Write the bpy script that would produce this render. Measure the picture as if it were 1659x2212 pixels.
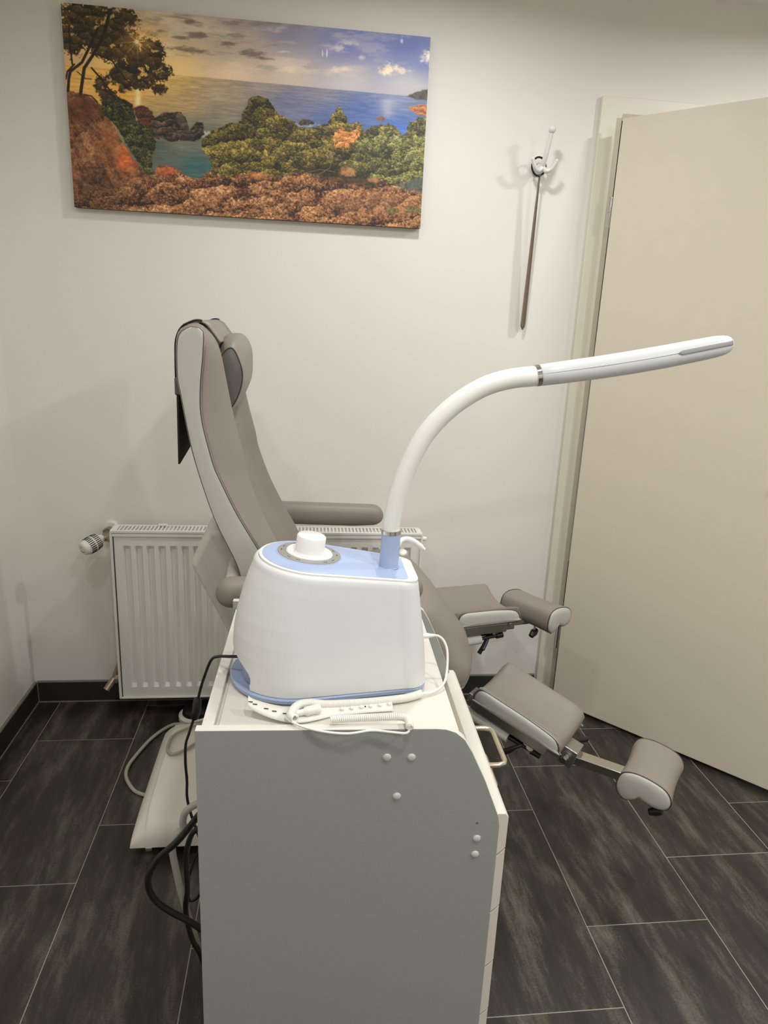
import bpy, bmesh, math, random
import numpy as np
from mathutils import Vector, Matrix
random.seed(7)
PI = math.pi
SC = bpy.context.scene
COL = SC.collection
for o in list(bpy.data.objects):
    bpy.data.objects.remove(o)

# ------------------------------------------------------------------ camera
cam_d = bpy.data.cameras.new('camera')
cam = bpy.data.objects.new('camera', cam_d)
COL.objects.link(cam)
cam_d.sensor_fit = 'VERTICAL'
cam_d.sensor_height = 36.0
cam_d.lens = 36.0 * 1512.11 / 2212.0
cam_d.clip_start = 0.05
CR = ((0.99288711, -0.1104918, 0.04434814),      # right
      (0.0129708, -0.26988497, -0.9628052),      # down
      (0.11835098, 0.9565321, -0.26653214))      # forward
cam.matrix_world = Matrix(((CR[0][0], -CR[1][0], -CR[2][0], 0.0),
                           (CR[0][1], -CR[1][1], -CR[2][1], 0.0),
                           (CR[0][2], -CR[1][2], -CR[2][2], 1.35),
                           (0, 0, 0, 1)))
SC.camera = cam

# ------------------------------------------------------------------ world, exposure, lights
wd = bpy.data.worlds.new('room_air')
SC.world = wd
wd.use_nodes = True
wd.node_tree.nodes['Background'].inputs[0].default_value = (0.75, 0.85, 1.0, 1)
wd.node_tree.nodes['Background'].inputs[1].default_value = 0.02
vs = SC.view_settings
vs.view_transform = 'Standard'
vs.look = 'None'
vs.gamma = 1.0
vs.exposure = 0.14
vs.use_curve_mapping = False

CEIL = 2.31
def downlight(x, y, power, col=(0.965, 1.0, 1.01), size=0.10, spread=176):
    l = bpy.data.lights.new('downlight', 'AREA')
    l.shape = 'DISK'
    l.size = size
    l.spread = math.radians(spread)
    l.energy = power
    l.color = col
    o = bpy.data.objects.new('downlight', l)
    o.location = (x, y, CEIL - 0.004)
    COL.objects.link(o)
    return o
downlight(0.33, 1.68, 6.6, spread=170)
downlight(1.56, 1.58, 10.0, spread=170)
downlight(0.36, 0.45, 7.5)
downlight(1.60, 0.25, 14)
downlight(-0.45, 0.80, 4)
downlight(0.40, -0.90, 9)  # unseen rear lamp, added as fill for surfaces that face the camera
downlight(1.60, -0.90, 9)  # second unseen lamp added behind the camera for the same fill

# ------------------------------------------------------------------ materials
def s2l(c):
    c = c / 255.0
    return c / 12.92 if c <= 0.04045 else ((c + 0.055) / 1.055) ** 2.4
def rgb(r, g, b):
    return (s2l(r), s2l(g), s2l(b), 1.0)
def mat(name, c, rough=0.5, metal=0.0, bump=0.0, bscale=200.0, mottle=0.0, mscale=8.0, coat=0.0, spec=0.5):
    m = bpy.data.materials.new(name)
    m.use_nodes = True
    nt = m.node_tree
    b = nt.nodes['Principled BSDF']
    b.inputs['Base Color'].default_value = rgb(*c)
    b.inputs['Roughness'].default_value = rough
    b.inputs['Metallic'].default_value = metal
    b.inputs['Coat Weight'].default_value = coat
    b.inputs['Specular IOR Level'].default_value = spec
    tc = nt.nodes.new('ShaderNodeTexCoord')
    if mottle > 0:
        n = nt.nodes.new('ShaderNodeTexNoise')
        n.inputs['Scale'].default_value = mscale
        n.inputs['Detail'].default_value = 5
        nt.links.new(tc.outputs['Object'], n.inputs['Vector'])
        r = nt.nodes.new('ShaderNodeValToRGB')
        k = 1 - mottle
        base = rgb(*c)
        r.color_ramp.elements[0].position = 0.3
        r.color_ramp.elements[1].position = 0.7
        r.color_ramp.elements[0].color = (base[0] * k, base[1] * k, base[2] * k, 1)
        r.color_ramp.elements[1].color = base
        nt.links.new(n.outputs['Fac'], r.inputs['Fac'])
        nt.links.new(r.outputs['Color'], b.inputs['Base Color'])
    if bump > 0:
        n2 = nt.nodes.new('ShaderNodeTexNoise')
        n2.inputs['Scale'].default_value = bscale
        n2.inputs['Detail'].default_value = 4
        nt.links.new(tc.outputs['Object'], n2.inputs['Vector'])
        bp = nt.nodes.new('ShaderNodeBump')
        bp.inputs['Strength'].default_value = bump
        bp.inputs['Distance'].default_value = 0.002
        nt.links.new(n2.outputs['Fac'], bp.inputs['Height'])
        nt.links.new(bp.outputs['Normal'], b.inputs['Normal'])
    return m

M_WALL = mat('wall_paint', (233, 227, 217), 0.75, bump=0.10, bscale=160, mottle=0.02, mscale=3)
M_CEIL = mat('ceiling_paint', (246, 245, 241), 0.85, bump=0.1)
M_DOOR = mat('door_laminate', (226, 214, 194), 0.5, bump=0.12, bscale=90, mottle=0.02, mscale=20)
M_TRIM = mat('door_trim_lacquer', (228, 219, 202), 0.45)
M_TRIMD = mat('door_seal', (196, 184, 166), 0.6)
M_SKIRT = mat('skirting_tile', (52, 47, 43), 0.45, mottle=0.25, mscale=9)
M_SKGR = mat('skirting_grout', (138, 130, 120), 0.8, mottle=0.15, mscale=40)
M_RAD = mat('radiator_enamel', (236, 232, 223), 0.35)
M_RADIN = mat('radiator_inside', (105, 100, 92), 0.7)
M_GAP = mat('dark_gap', (30, 28, 26), 0.8)
M_BRASS = mat('nickel_fitting', (176, 160, 138), 0.35, metal=0.8, mottle=0.3, mscale=60)
M_VALVE = mat('thermostat_plastic', (226, 220, 208), 0.45)
M_TAUPE = mat('taupe_vinyl', (140, 130, 119), 0.46, bump=0.12, bscale=420, mottle=0.03, mscale=6)
M_TAUPED = mat('headrest_side_vinyl', (104, 96, 91), 0.5, bump=0.15, bscale=420)
M_LIGHTV = mat('pale_grey_vinyl', (183, 180, 171), 0.48, bump=0.1, bscale=420)
M_PIPING = mat('dark_piping', (62, 55, 50), 0.5)
M_THREAD = mat('grey_thread', (120, 112, 104), 0.8)
M_BLACK = mat('black_plastic', (22, 21, 20), 0.4)
M_FLAP = mat('black_fabric', (40, 37, 33), 0.8, bump=0.3, bscale=300)
M_CHROME = mat('chrome', (215, 213, 208), 0.12, metal=1.0)
M_STEEL = mat('brushed_steel', (180, 178, 174), 0.28, metal=1.0, bump=0.1, bscale=150)
M_HOUSE = mat('chair_housing', (205, 203, 192), 0.45)
M_BASE = mat('foot_cover_plastic', (234, 228, 216), 0.4)
M_CAB = mat('trolley_laminate', (221, 214, 202), 0.5, bump=0.06, bscale=160)
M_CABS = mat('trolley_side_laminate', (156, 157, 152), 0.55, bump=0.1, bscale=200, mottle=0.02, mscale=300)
M_CAP = mat('screw_cap_plastic', (196, 195, 189), 0.45)
M_HANDLE = mat('champagne_handle', (214, 200, 178), 0.25, metal=0.85)
M_WHITE = mat('white_plastic', (228, 227, 225), 0.42, bump=0.05, bscale=500)
M_WHITEG = mat('white_gloss_plastic', (240, 237, 231), 0.22)
M_BLUE = mat('pale_blue_plastic', (172, 187, 218), 0.38)
M_BLUED = mat('blue_base_plastic', (158, 172, 204), 0.4)
M_RING = mat('grey_dial_ring', (150, 146, 139), 0.4)
M_ARM = mat('steam_arm_plastic', (242, 239, 231), 0.4)
M_HEAD = mat('steam_head_plastic', (218, 217, 216), 0.3)
M_SLOT = mat('grey_slot', (150, 147, 146), 0.4)
M_CORDW = mat('white_cord', (238, 234, 224), 0.45)
M_CORDB = mat('beige_cable', (176, 168, 154), 0.5)
M_CORDG = mat('grey_hose', (172, 170, 164), 0.45)
M_HOOK = mat('white_enamel', (222, 219, 212), 0.18)
M_DARKM = mat('dark_metal', (70, 64, 58), 0.25, metal=0.9)
M_HORN = mat('dark_steel_horn', (150, 138, 126), 0.22, metal=0.9)

def floor_material():
    m = bpy.data.materials.new('floor_tiles')
    m.use_nodes = True
    nt = m.node_tree
    N, Lk = nt.nodes, nt.links
    b = N['Principled BSDF']
    geo = N.new('ShaderNodeNewGeometry')
    sep = N.new('ShaderNodeSeparateXYZ')
    Lk.new(geo.outputs['Position'], sep.inputs[0])
    def math_(op, a, c=None):
        n = N.new('ShaderNodeMath')
        n.operation = op
        for i, v in enumerate((a, c)):
            if v is None: continue
            if isinstance(v, (int, float)): n.inputs[i].default_value = v
            else: Lk.new(v, n.inputs[i])
        return n.outputs[0]
    TW, TL = 0.3015, 0.604
    cx = math_('DIVIDE', math_('SUBTRACT', sep.outputs[0], -0.528), TW)
    c = math_('FLOOR', cx)
    fx = math_('FRACT', cx)
    ry = math_('DIVIDE', math_('SUBTRACT', math_('SUBTRACT', sep.outputs[1], 2.265), math_('MULTIPLY', c, 0.2)), TL)
    r = math_('FLOOR', ry)
    fy = math_('FRACT', ry)
    gx = math_('MULTIPLY', math_('MINIMUM', fx, math_('SUBTRACT', 1.0, fx)), TW)
    gy = math_('MULTIPLY', math_('MINIMUM', fy, math_('SUBTRACT', 1.0, fy)), TL)
    g = math_('LESS_THAN', math_('MINIMUM', gx, gy), 0.00095)
    # streaky stone pattern, different in each tile
    cmb = N.new('ShaderNodeCombineXYZ')
    seed = math_('ADD', math_('MULTIPLY', c, 3.7), math_('MULTIPLY', r, 1.9))
    Lk.new(math_('ADD', math_('MULTIPLY', sep.outputs[0], 15.0), seed), cmb.inputs[0])
    Lk.new(math_('ADD', math_('ADD', math_('MULTIPLY', sep.outputs[1], 3.0), math_('MULTIPLY', sep.outputs[0], 2.4)), math_('MULTIPLY', seed, 2.3)), cmb.inputs[1])
    n1 = N.new('ShaderNodeTexNoise')
    n1.inputs['Scale'].default_value = 1.1
    n1.inputs['Detail'].default_value = 8
    n1.inputs['Roughness'].default_value = 0.70
    Lk.new(cmb.outputs[0], n1.inputs['Vector'])
    n2 = N.new('ShaderNodeTexNoise')
    n2.inputs['Scale'].default_value = 220
    n2.inputs['Detail'].default_value = 3
    Lk.new(geo.outputs['Position'], n2.inputs['Vector'])
    n3 = N.new('ShaderNodeTexNoise')
    n3.inputs['Scale'].default_value = 0.7
    n3.inputs['Detail'].default_value = 3
    Lk.new(cmb.outputs[0], n3.inputs['Vector'])
    f = math_('ADD', n1.outputs['Fac'], math_('MULTIPLY', math_('SUBTRACT', n2.outputs['Fac'], 0.5), 0.22))
    cr = N.new('ShaderNodeValToRGB')
    e = cr.color_ramp.elements
    e[0].position = 0.34; e[0].color = rgb(32, 28, 26)
    e[1].position = 0.70; e[1].color = rgb(104, 96, 88)
    k = e.new(0.5); k.color = rgb(52, 47, 43)
    Lk.new(f, cr.inputs['Fac'])
    tint = N.new('ShaderNodeMix')
    tint.data_type = 'RGBA'
    tint.blend_type = 'MULTIPLY'
    tint.inputs['Factor'].default_value = 1.0
    cr2 = N.new('ShaderNodeValToRGB')
    cr2.color_ramp.elements[0].position = 0.35; cr2.color_ramp.elements[0].color = (1.0, 0.93, 0.88, 1)
    cr2.color_ramp.elements[1].position = 0.65; cr2.color_ramp.elements[1].color = (0.93, 0.97, 0.88, 1)
    Lk.new(n3.outputs['Fac'], cr2.inputs['Fac'])
    Lk.new(cr.outputs['Color'], tint.inputs['A'])
    Lk.new(cr2.outputs['Color'], tint.inputs['B'])
    mx = N.new('ShaderNodeMix')
    mx.data_type = 'RGBA'
    Lk.new(g, mx.inputs['Factor'])
    Lk.new(tint.outputs['Result'], mx.inputs['A'])
    mx.inputs['B'].default_value = rgb(160, 150, 138)
    Lk.new(mx.outputs['Result'], b.inputs['Base Color'])
    b.inputs['Roughness'].default_value = 0.38
    bp = N.new('ShaderNodeBump')
    bp.inputs['Strength'].default_value = 0.15
    bp.inputs['Distance'].default_value = 0.001
    Lk.new(f, bp.inputs['Height'])
    Lk.new(bp.outputs['Normal'], b.inputs['Normal'])
    return m
M_FLOOR = floor_material()

# ------------------------------------------------------------------ mesh helpers
class MB:
    def __init__(self):
        self.v, self.f, self.mi = [], [], []
    def add(self, vs, fs, mi=0):
        n = len(self.v)
        self.v += [tuple(p) for p in vs]
        self.f += [tuple(i + n for i in f) for f in fs]
        self.mi += [mi] * len(fs)
        return self
    def hexa(self, p, mi=0):
        return self.add(p, [(0, 3, 2, 1), (4, 5, 6, 7), (0, 1, 5, 4), (1, 2, 6, 5), (2, 3, 7, 6), (3, 0, 4, 7)], mi)
    def box(self, lo, hi, X=None, mi=0):
        x0, y0, z0 = lo; x1, y1, z1 = hi
        p = [(x0, y0, z0), (x1, y0, z0), (x1, y1, z0), (x0, y1, z0), (x0, y0, z1), (x1, y0, z1), (x1, y1, z1), (x0, y1, z1)]
        if X is not None: p = [tuple(X(*q)) for q in p]
        return self.hexa(p, mi)
    def loft(self, rings, cap0=True, cap1=True, closed=True, mi=0):
        n = len(rings[0]); vs = [q for r in rings for q in r]; fs = []
        for k in range(len(rings) - 1):
            for i in range(n if closed else n - 1):
                j = (i + 1) % n
                fs.append((k * n + i, k * n + j, (k + 1) * n + j, (k + 1) * n + i))
        if cap0: fs.append(tuple(range(n - 1, -1, -1)))
        if cap1: fs.append(tuple((len(rings) - 1) * n + i for i in range(n)))
        return self.add(vs, fs, mi)
    def tube(self, pts, r, n=12, caps=True, mi=0, flat=1.0):
        pts = [Vector(p) for p in pts]
        rr = r if isinstance(r, (list, tuple)) else [r] * len(pts)
        T = []
        for i in range(len(pts)):
            a = pts[max(i - 1, 0)]; b = pts[min(i + 1, len(pts) - 1)]
            T.append((b - a).normalized())
        up = Vector((0, 0, 1)) if abs(T[0].z) < 0.9 else Vector((0, 1, 0))
        nrm = (up - T[0] * up.dot(T[0])).normalized()
        rings = []
        for i, p in enumerate(pts):
            nrm = (nrm - T[i] * nrm.dot(T[i])).normalized()
            bn = T[i].cross(nrm)
            rings.append([tuple(p + rr[i] * (nrm * math.cos(2 * PI * k / n) + bn * math.sin(2 * PI * k / n) * flat)) for k in range(n)])
        return self.loft(rings, caps, caps, True, mi)
    def cyl(self, a, b, r, n=20, r1=None, mi=0):
        return self.tube([a, b], [r, r if r1 is None else r1], n, True, mi)
    def sphere(self, c, r, nu=20, nv=12, s=(1, 1, 1), mi=0, X=None):
        rings = []
        for j in range(1, nv):
            t = PI * j / nv
            rings.append([(math.sin(t) * math.cos(2 * PI * i / nu), math.sin(t) * math.sin(2 * PI * i / nu), -math.cos(t)) for i in range(nu)])
        vs = [q for r_ in rings for q in r_] + [(0, 0, -1), (0, 0, 1)]
        fs = []
        for k in range(nv - 2):
            for i in range(nu):
                j = (i + 1) % nu
                fs.append((k * nu + i, k * nu + j, (k + 1) * nu + j, (k + 1) * nu + i))
        L = len(vs)
        for i in range(nu):
            fs.append((L - 2, (i + 1) % nu, i))
            fs.append((L - 1, (nv - 2) * nu + i, (nv - 2) * nu + (i + 1) % nu))
        out = []
        for q in vs:
            q = Vector((q[0] * r * s[0], q[1] * r * s[1], q[2] * r * s[2]))
            if X is not None: q = X @ q
            out.append(tuple(Vector(c) + q))
        return self.add(out, fs, mi)
    def prism(self, poly, f, a, b, mi=0):
        return self.loft([[tuple(f(p[0], p[1], a)) for p in poly], [tuple(f(p[0], p[1], b)) for p in poly]], mi=mi)
    def build(self, name, m, parent=None, smooth=True, bevel=0.0, seg=2, angle=35, solid=None, sub=0):
        me = bpy.data.meshes.new(name)
        me.from_pydata(self.v, [], self.f)
        for mm in (m if isinstance(m, (list, tuple)) else [m]): me.materials.append(mm)
        me.polygons.foreach_set('material_index', self.mi)
        bm = bmesh.new(); bm.from_mesh(me)
        bmesh.ops.remove_doubles(bm, verts=bm.verts, dist=1e-6)
        bmesh.ops.recalc_face_normals(bm, faces=bm.faces)
        bm.to_mesh(me); bm.free()
        o = bpy.data.objects.new(name, me)
        COL.objects.link(o)
        if smooth:
            me.polygons.foreach_set('use_smooth', [True] * len(me.polygons))
            try: me.set_sharp_from_angle(angle=math.radians(angle))
            except Exception: pass
        if bevel > 0:
            bv = o.modifiers.new('bevel', 'BEVEL')
            bv.width = bevel; bv.segments = seg; bv.limit_method = 'ANGLE'; bv.angle_limit = math.radians(40)
            bv.harden_normals = True
        if sub:
            sb = o.modifiers.new('sub', 'SUBSURF'); sb.levels = sub; sb.render_levels = sub
        if parent is not None:
            o.parent = parent
            o.matrix_parent_inverse = WM[parent.name].inverted()
        WM[o.name] = Matrix.Identity(4)
        return o
WM = {}
def empty(name, loc, label, cat, group=None):
    o = bpy.data.objects.new(name, None)
    o.empty_display_size = 0.05
    o.location = loc
    COL.objects.link(o)
    WM[o.name] = Matrix.Translation(loc)
    o['label'] = label; o['category'] = cat
    if group: o['group'] = group
    return o
def tag(o, label, cat, group=None):
    o['label'] = label; o['category'] = cat
    if group: o['group'] = group
    return o
def struct(o, label=None, cat=None):
    o['kind'] = 'structure'
    if label: o['label'] = label
    if cat: o['category'] = cat
    return o
def cr(pts, k=8, closed=False):
    """Catmull-Rom through pts (any dimension)"""
    P = [Vector(p) for p in pts]; n = len(P); out = []
    rng = range(n) if closed else range(n - 1)
    for i in rng:
        p1, p2 = P[i], P[(i + 1) % n]
        p0 = P[(i - 1) % n] if closed or i > 0 else p1 * 2 - p2
        p3 = P[(i + 2) % n] if closed or i + 2 < n else p2 * 2 - p1
        for j in range(k):
            t = j / k
            out.append(0.5 * ((2 * p1) + (p2 - p0) * t + (2 * p0 - 5 * p1 + 4 * p2 - p3) * t * t + (3 * p1 - p0 - 3 * p2 + p3) * t ** 3))
    if not closed: out.append(P[-1])
    return [tuple(q) for q in out]
def resample(pts, n, closed=False):
    P = [Vector(p) for p in pts]
    if closed: P = P + [P[0]]
    d = [0.0]
    for a, b in zip(P, P[1:]): d.append(d[-1] + (b - a).length)
    tot = d[-1]; out = []; k = 0
    m = n if closed else n - 1
    for i in range(n):
        s = tot * i / m
        while k < len(d) - 2 and d[k + 1] < s: k += 1
        seg = d[k + 1] - d[k]
        t = (s - d[k]) / seg if seg > 1e-12 else 0
        out.append(P[k].lerp(P[k + 1], min(max(t, 0), 1)))
    return [tuple(q) for q in out]
def lerp(a, b, t): return a + (b - a) * t

# ================================================================== SETTING
WY = 2.311        # back wall plane
LX = -0.912       # left wall plane
RX, RY = 2.75, -1.7
OX0, OX1, OZ = 0.962, 1.80, 1.985     # door opening
struct(MB().box((LX - .15, RY - .15, -.1), (RX + .15, WY + 1.6, 0)).build('floor', M_FLOOR, smooth=False))
struct(MB().box((LX - .15, RY - .15, CEIL), (RX + .15, WY + 1.6, CEIL + .1)).build('ceiling', M_CEIL, smooth=False))
w = MB()
w.box((LX - .15, WY, 0), (OX0, WY + .14, CEIL)).box((OX1, WY, 0), (RX + .15, WY + .14, CEIL)).box((OX0, WY, OZ), (OX1, WY + .14, CEIL))
struct(w.build('wall_back', M_WALL, smooth=False))
struct(MB().box((LX - .15, RY - .15, 0), (LX, WY, CEIL)).build('wall_left', M_WALL, smooth=False))
struct(MB().box((RX, RY - .15, 0), (RX + .15, WY, CEIL)).build('wall_right', M_WALL, smooth=False))
struct(MB().box((LX, RY - .15, 0), (RX, RY, CEIL)).build('wall_front', M_WALL, smooth=False))
struct(MB().box((LX - .15, WY + 1.5, 0), (RX + .15, WY + 1.6, CEIL)).build('wall_corridor', M_WALL, smooth=False))

# skirting
b = MB(); b.box((LX + .010, WY - .010, .004), (0.885, WY, .076))
o = struct(b.build('baseboard_back', M_SKIRT, bevel=.001))
g = MB(); g.box((LX + .010, WY - .009, .076), (0.885, WY, .0795)).box((LX + .008, WY - .012, 0), (0.885, WY, .004)).box((LX + .0095, WY - .0105, .004), (LX + .0125, WY - .008, .0765))
g.build('grout_line', M_SKGR, o, smooth=False)
b = MB(); b.box((LX, RY, .004), (LX + .010, WY - .0105, .076))
o = struct(b.build('baseboard_left', M_SKIRT, bevel=.001))
g = MB(); g.box((LX, RY, .076), (LX + .009, WY - .010, .0795)).box((LX, RY, 0), (LX + .012, WY - .012, .004))
g.build('grout_line', M_SKGR, o, smooth=False)

# door frame
t = MB()
t.prism([(.893, 0), (.962, 0), (.962, 1.972), (1.80, 1.972), (1.80, 0), (1.869, 0), (1.869, 2.030), (.893, 2.030)], lambda x_, z_, y_: (x_, y_, z_), WY - .016, WY)
tr = struct(t.build('trim_1', M_TRIM, bevel=.003), 'cream door frame around the open door', 'door frame')
t = MB()
t.box((0.945, WY - .0165, 0), (0.962, WY + .13, 1.972)).box((1.80, WY - .0165, 0), (1.815, WY + .13, 1.972)).box((0.962, WY - .0165, 1.965), (1.80, WY + .13, 1.985))
t.build('jamb_lining', M_TRIMD, tr, bevel=.001)

# door leaf, swung about 48 degrees into the room
HX, HY = 0.938, WY - .078
ddx, ddy = 0.419 / 0.6244, -0.463 / 0.6244
DN = (-ddy, ddx)                       # towards the wall side
def D(u, v, z): return (HX + ddx * u + DN[0] * v, HY + ddy * u + DN[1] * v, z)
dr = struct(MB().box((0.0, 0.0, .012), (0.86, .014, 1.955), D).build('door_1', M_DOOR, bevel=.0015),
            'beige door leaf standing half open at the right', 'door')
MB().box((-0.0, .014, .012), (0.845, .040, 1.940), D).build('door_rebate', M_DOOR, dr, bevel=.001)
for zc in (1.695, 0.265):
    h = MB()
    h.cyl(D(-.008, .004, zc - .044), D(-.008, .004, zc - .002), .0075, 16).cyl(D(-.008, .004, zc + .001), D(-.008, .004, zc + .044), .0075, 16)
    h.box((-.004, .004, zc - .03), (.004, .020, zc + .03), D)
    h.build('hinge', M_CHROME, dr)
h = MB()
h.cyl(D(.79, -.001, 1.02), D(.79, -.05, 1.02), .009, 14).tube(cr([D(.79, -.05, 1.02), D(.77, -.058, 1.02), D(.72, -.058, 1.018), D(.67, -.055, 1.015)], 6), .009, 14)
h.cyl(D(.79, 0, 1.02), D(.79, -.008, 1.02), .026, 24)
h.build('door_handle', M_STEEL, dr)

# ================================================================== RADIATOR
rx0, rx1, rz0, rz1, ry0, ry1 = -0.598, 0.404, 0.070, 0.662, 2.192, 2.262
rad = empty('radiator', ((rx0 + rx1) / 2, ry1, rz0), 'white ribbed panel radiator on the wall behind the grey chair', 'radiator')
n = 26; pitch = (rx1 - rx0 - .06) / n
xs = [rx0 + .006]; ds = [0.0]; tops = []
pan = MB()
# front sheet with stamped vertical channels
fy = ry0 + .006
ze0, ze1 = rz0 + .042, rz1 - .048
cols = []
x = rx0 + .030
cols.append((rx0 + .004, 0))
for i in range(n):
    c = x + pitch * (i + .5)
    wv = pitch * .34
    cols += [(c - wv, 0), (c - wv * .62, 1), (c + wv * .62, 1), (c + wv, 0)]
cols.append((rx1 - .004, 0))
rows = [(rz0 + .004, 0), (ze0, 0), (ze0 + .012, 1), (ze1 - .012, 1), (ze1, 0), (rz1 - .012, 0)]
vs = []; fs = []
for zz, rd in rows:
    for xx, cd in cols:
        vs.append((xx, fy + .009 * cd * rd, zz))
nc = len(cols)
for r_ in range(len(rows) - 1):
    for c_ in range(nc - 1):
        fs.append((r_ * nc + c_, r_ * nc + c_ + 1, (r_ + 1) * nc + c_ + 1, (r_ + 1) * nc + c_))
pan.add(vs, fs)
pan.box((rx0 + .004, fy + .012, rz0 + .004), (rx1 - .004, fy + .016, rz1 - .012))
pan.build('front_panel', M_RAD, rad, angle=25, bevel=.0012, seg=1)
b = MB().box((rx0 + .004, ry1 - .012, rz0 + .004), (rx1 - .004, ry1 - .006, rz1 - .012))
b.build('rear_panel', M_RAD, rad)
for a in (rx0 - .002, rx1 - .006):
    b = MB(); b.box((a, ry0 + .001, rz0), (a + .008, ry1, rz1)); b.build('side_cover', M_RAD, rad, bevel=.002)
for z0_, z1_ in ((rz0, rz0 + .006), (rz1 - .016, rz1 - .006)):      # flanges that frame the sheet
    b = MB(); b.box((rx0 + .006, ry0 + .001, z0_), (rx1 - .006, ry0 + .005, z1_)); b.build('panel_flange', M_RAD, rad, bevel=.001)
b = MB(); b.box((rx0 + .007, ry0 + .0045, rz0 + .006), (rx0 + .0095, ry0 + .008, rz1 - .016)); b.build('panel_seam', M_GAP, rad)
# top grille
b = MB()
b.box((rx0, ry0, rz1 - .004), (rx1, ry0 + .010, rz1 + .004)).box((rx0, ry1 - .008, rz1 - .004), (rx1, ry1, rz1 + .004))
b.box((rx0, ry0 + .01, rz1 - .004), (rx0 + .018, ry1 - .008, rz1 + .004)).box((rx1 - .018, ry0 + .01, rz1 - .004), (rx1, ry1 - .008, rz1 + .004))
ns = 82; sp = (rx1 - rx0 - .036) / ns
for i in range(ns):
    xx = rx0 + .018 + sp * (i + .5)
    b.box((xx - sp * .22, ry0 + .009, rz1 - .002), (xx + sp * .22, ry1 - .007, rz1 + .003))
b.build('top_grille', M_RAD, rad, bevel=.0008, seg=1)
b = MB()
for i in range(60):
    xx = rx0 + .03 + (rx1 - rx0 - .06) * i / 59
    b.box((xx - .001, ry0 + .020, rz0 + .05), (xx + .001, ry1 - .016, rz1 - .03))
b.build('convector_fins', M_RADIN, rad, smooth=False)
b = MB().box((-.46, ry1 - .012, rz1 + .003), (-.432, ry1 + .001, rz1 + .008)); b.build('grille_clip', M_RAD, rad, bevel=.001)
b = MB()
b.cyl((rx1, 2.235, .635), (rx1 + .018, 2.235, .635), .008, 16).cyl((rx1 + .018, 2.235, .635), (rx1 + .022, 2.235, .635), .006, 6)
b.build('vent_plug', M_RAD, rad)
for xx in (-.45, .25):
    for zz in (.12, .60):
        b = MB().box((xx, ry1, zz), (xx + .03, WY, zz + .03)); b.build('wall_bracket', M_RAD, rad)
# thermostatic valve, upper left
vx = rx0 - .028
b = MB()
b.cyl((rx0, 2.228, .632), (vx - .004, 2.228, .632), .012, 18).cyl((rx0 - .006, 2.228, .632), (rx0 - .016, 2.228, .632), .016, 6)
b.tube(cr([(vx, 2.228, .632), (vx + .002, 2.25, .634), (vx + .004, 2.30, .640)], 5), .0105, 16)
b.cyl((vx + .003, 2.262, .636), (vx + .003, 2.282, .638), .017, 6)
b.build('valve_body', M_BRASS, rad)
b = MB(); b.cyl((vx + .004, 2.292, .640), (vx + .004, WY, .640), .024, 24); b.build('wall_rosette', M_RAD, rad)
hd = Vector((-.62, -.72, -.30)).normalized()
h0 = Vector((vx - .004, 2.226, .632))
prof = [(.000, .012), (.012, .0135), (.014, .021), (.022, .0245), (.040, .0265), (.056, .0255), (.068, .0225), (.074, .0205), (.0755, .0175)]
b = MB(); b.tube([h0 + hd * p[0] for p in prof], [p[1] for p in prof], 40)
th = b.build('thermostat_head', M_VALVE, rad, angle=50)
up = (Vector((0, 0, 1)) - hd * hd.z).normalized(); sd = hd.cross(up)
b = MB()
for k in range(26):
    a = 2 * PI * k / 26
    rd = up * math.cos(a) + sd * math.sin(a); tg = hd.cross(rd)
    for (s0, s1, r0, r1) in ((.018, .036, .0236, .0268), (.041, .058, .0268, .0258)):
        pts = []
        for (s_, r_) in ((s0, r0), (s1, r1)):
            c = h0 + hd * s_ + rd * (r_ - .0035)
            pts.append((c, rd * .0042, tg * .0013))
        (c0, n0, t0), (c1, n1, t1) = pts
        b.hexa([tuple(c0 - t0), tuple(c0 + t0), tuple(c1 + t1), tuple(c1 - t1), tuple(c0 - t0 + n0), tuple(c0 + t0 + n0), tuple(c1 + t1 + n1), tuple(c1 - t1 + n1)])
b.build('cooling_slots', M_GAP, th, smooth=False)
b = MB(); b.tube([h0 + hd * .0750, h0 + hd * .0765], [.0150, .0146], 32); b.build('end_disc', M_VALVE, th)
b = MB()
ctr = h0 + hd * .0768
b.tube([ctr + up * (-.0085 + .002 * abs(math.cos(a)) * 0) * math.sin(a) * 1.15 + sd * .010 * math.cos(a) for a in [PI * (.2 + .6 * i / 12) for i in range(13)]], .0008, 6)
b.cyl(ctr + up * .010 + sd * -.002, ctr + up * .010 + sd * -.002 + hd * .0004, .0013, 10)
b.build('dial_marks', M_GAP, th)
# return valve, lower left
b = MB()
b.cyl((rx0, 2.230, .125), (rx0 - .026, 2.230, .125), .011, 16).cyl((rx0 - .010, 2.23, .125), (rx0 - .020, 2.23, .125), .0155, 6)
b.tube(cr([(rx0 - .024, 2.23, .125), (rx0 - .026, 2.26, .130), (rx0 - .024, WY, .145)], 5), .010, 14)
b.cyl((rx0 - .026, 2.23, .127), (rx0 - .046, 2.205, .098), .0115, 14)
b.build('return_valve', M_BRASS, rad)

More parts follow.
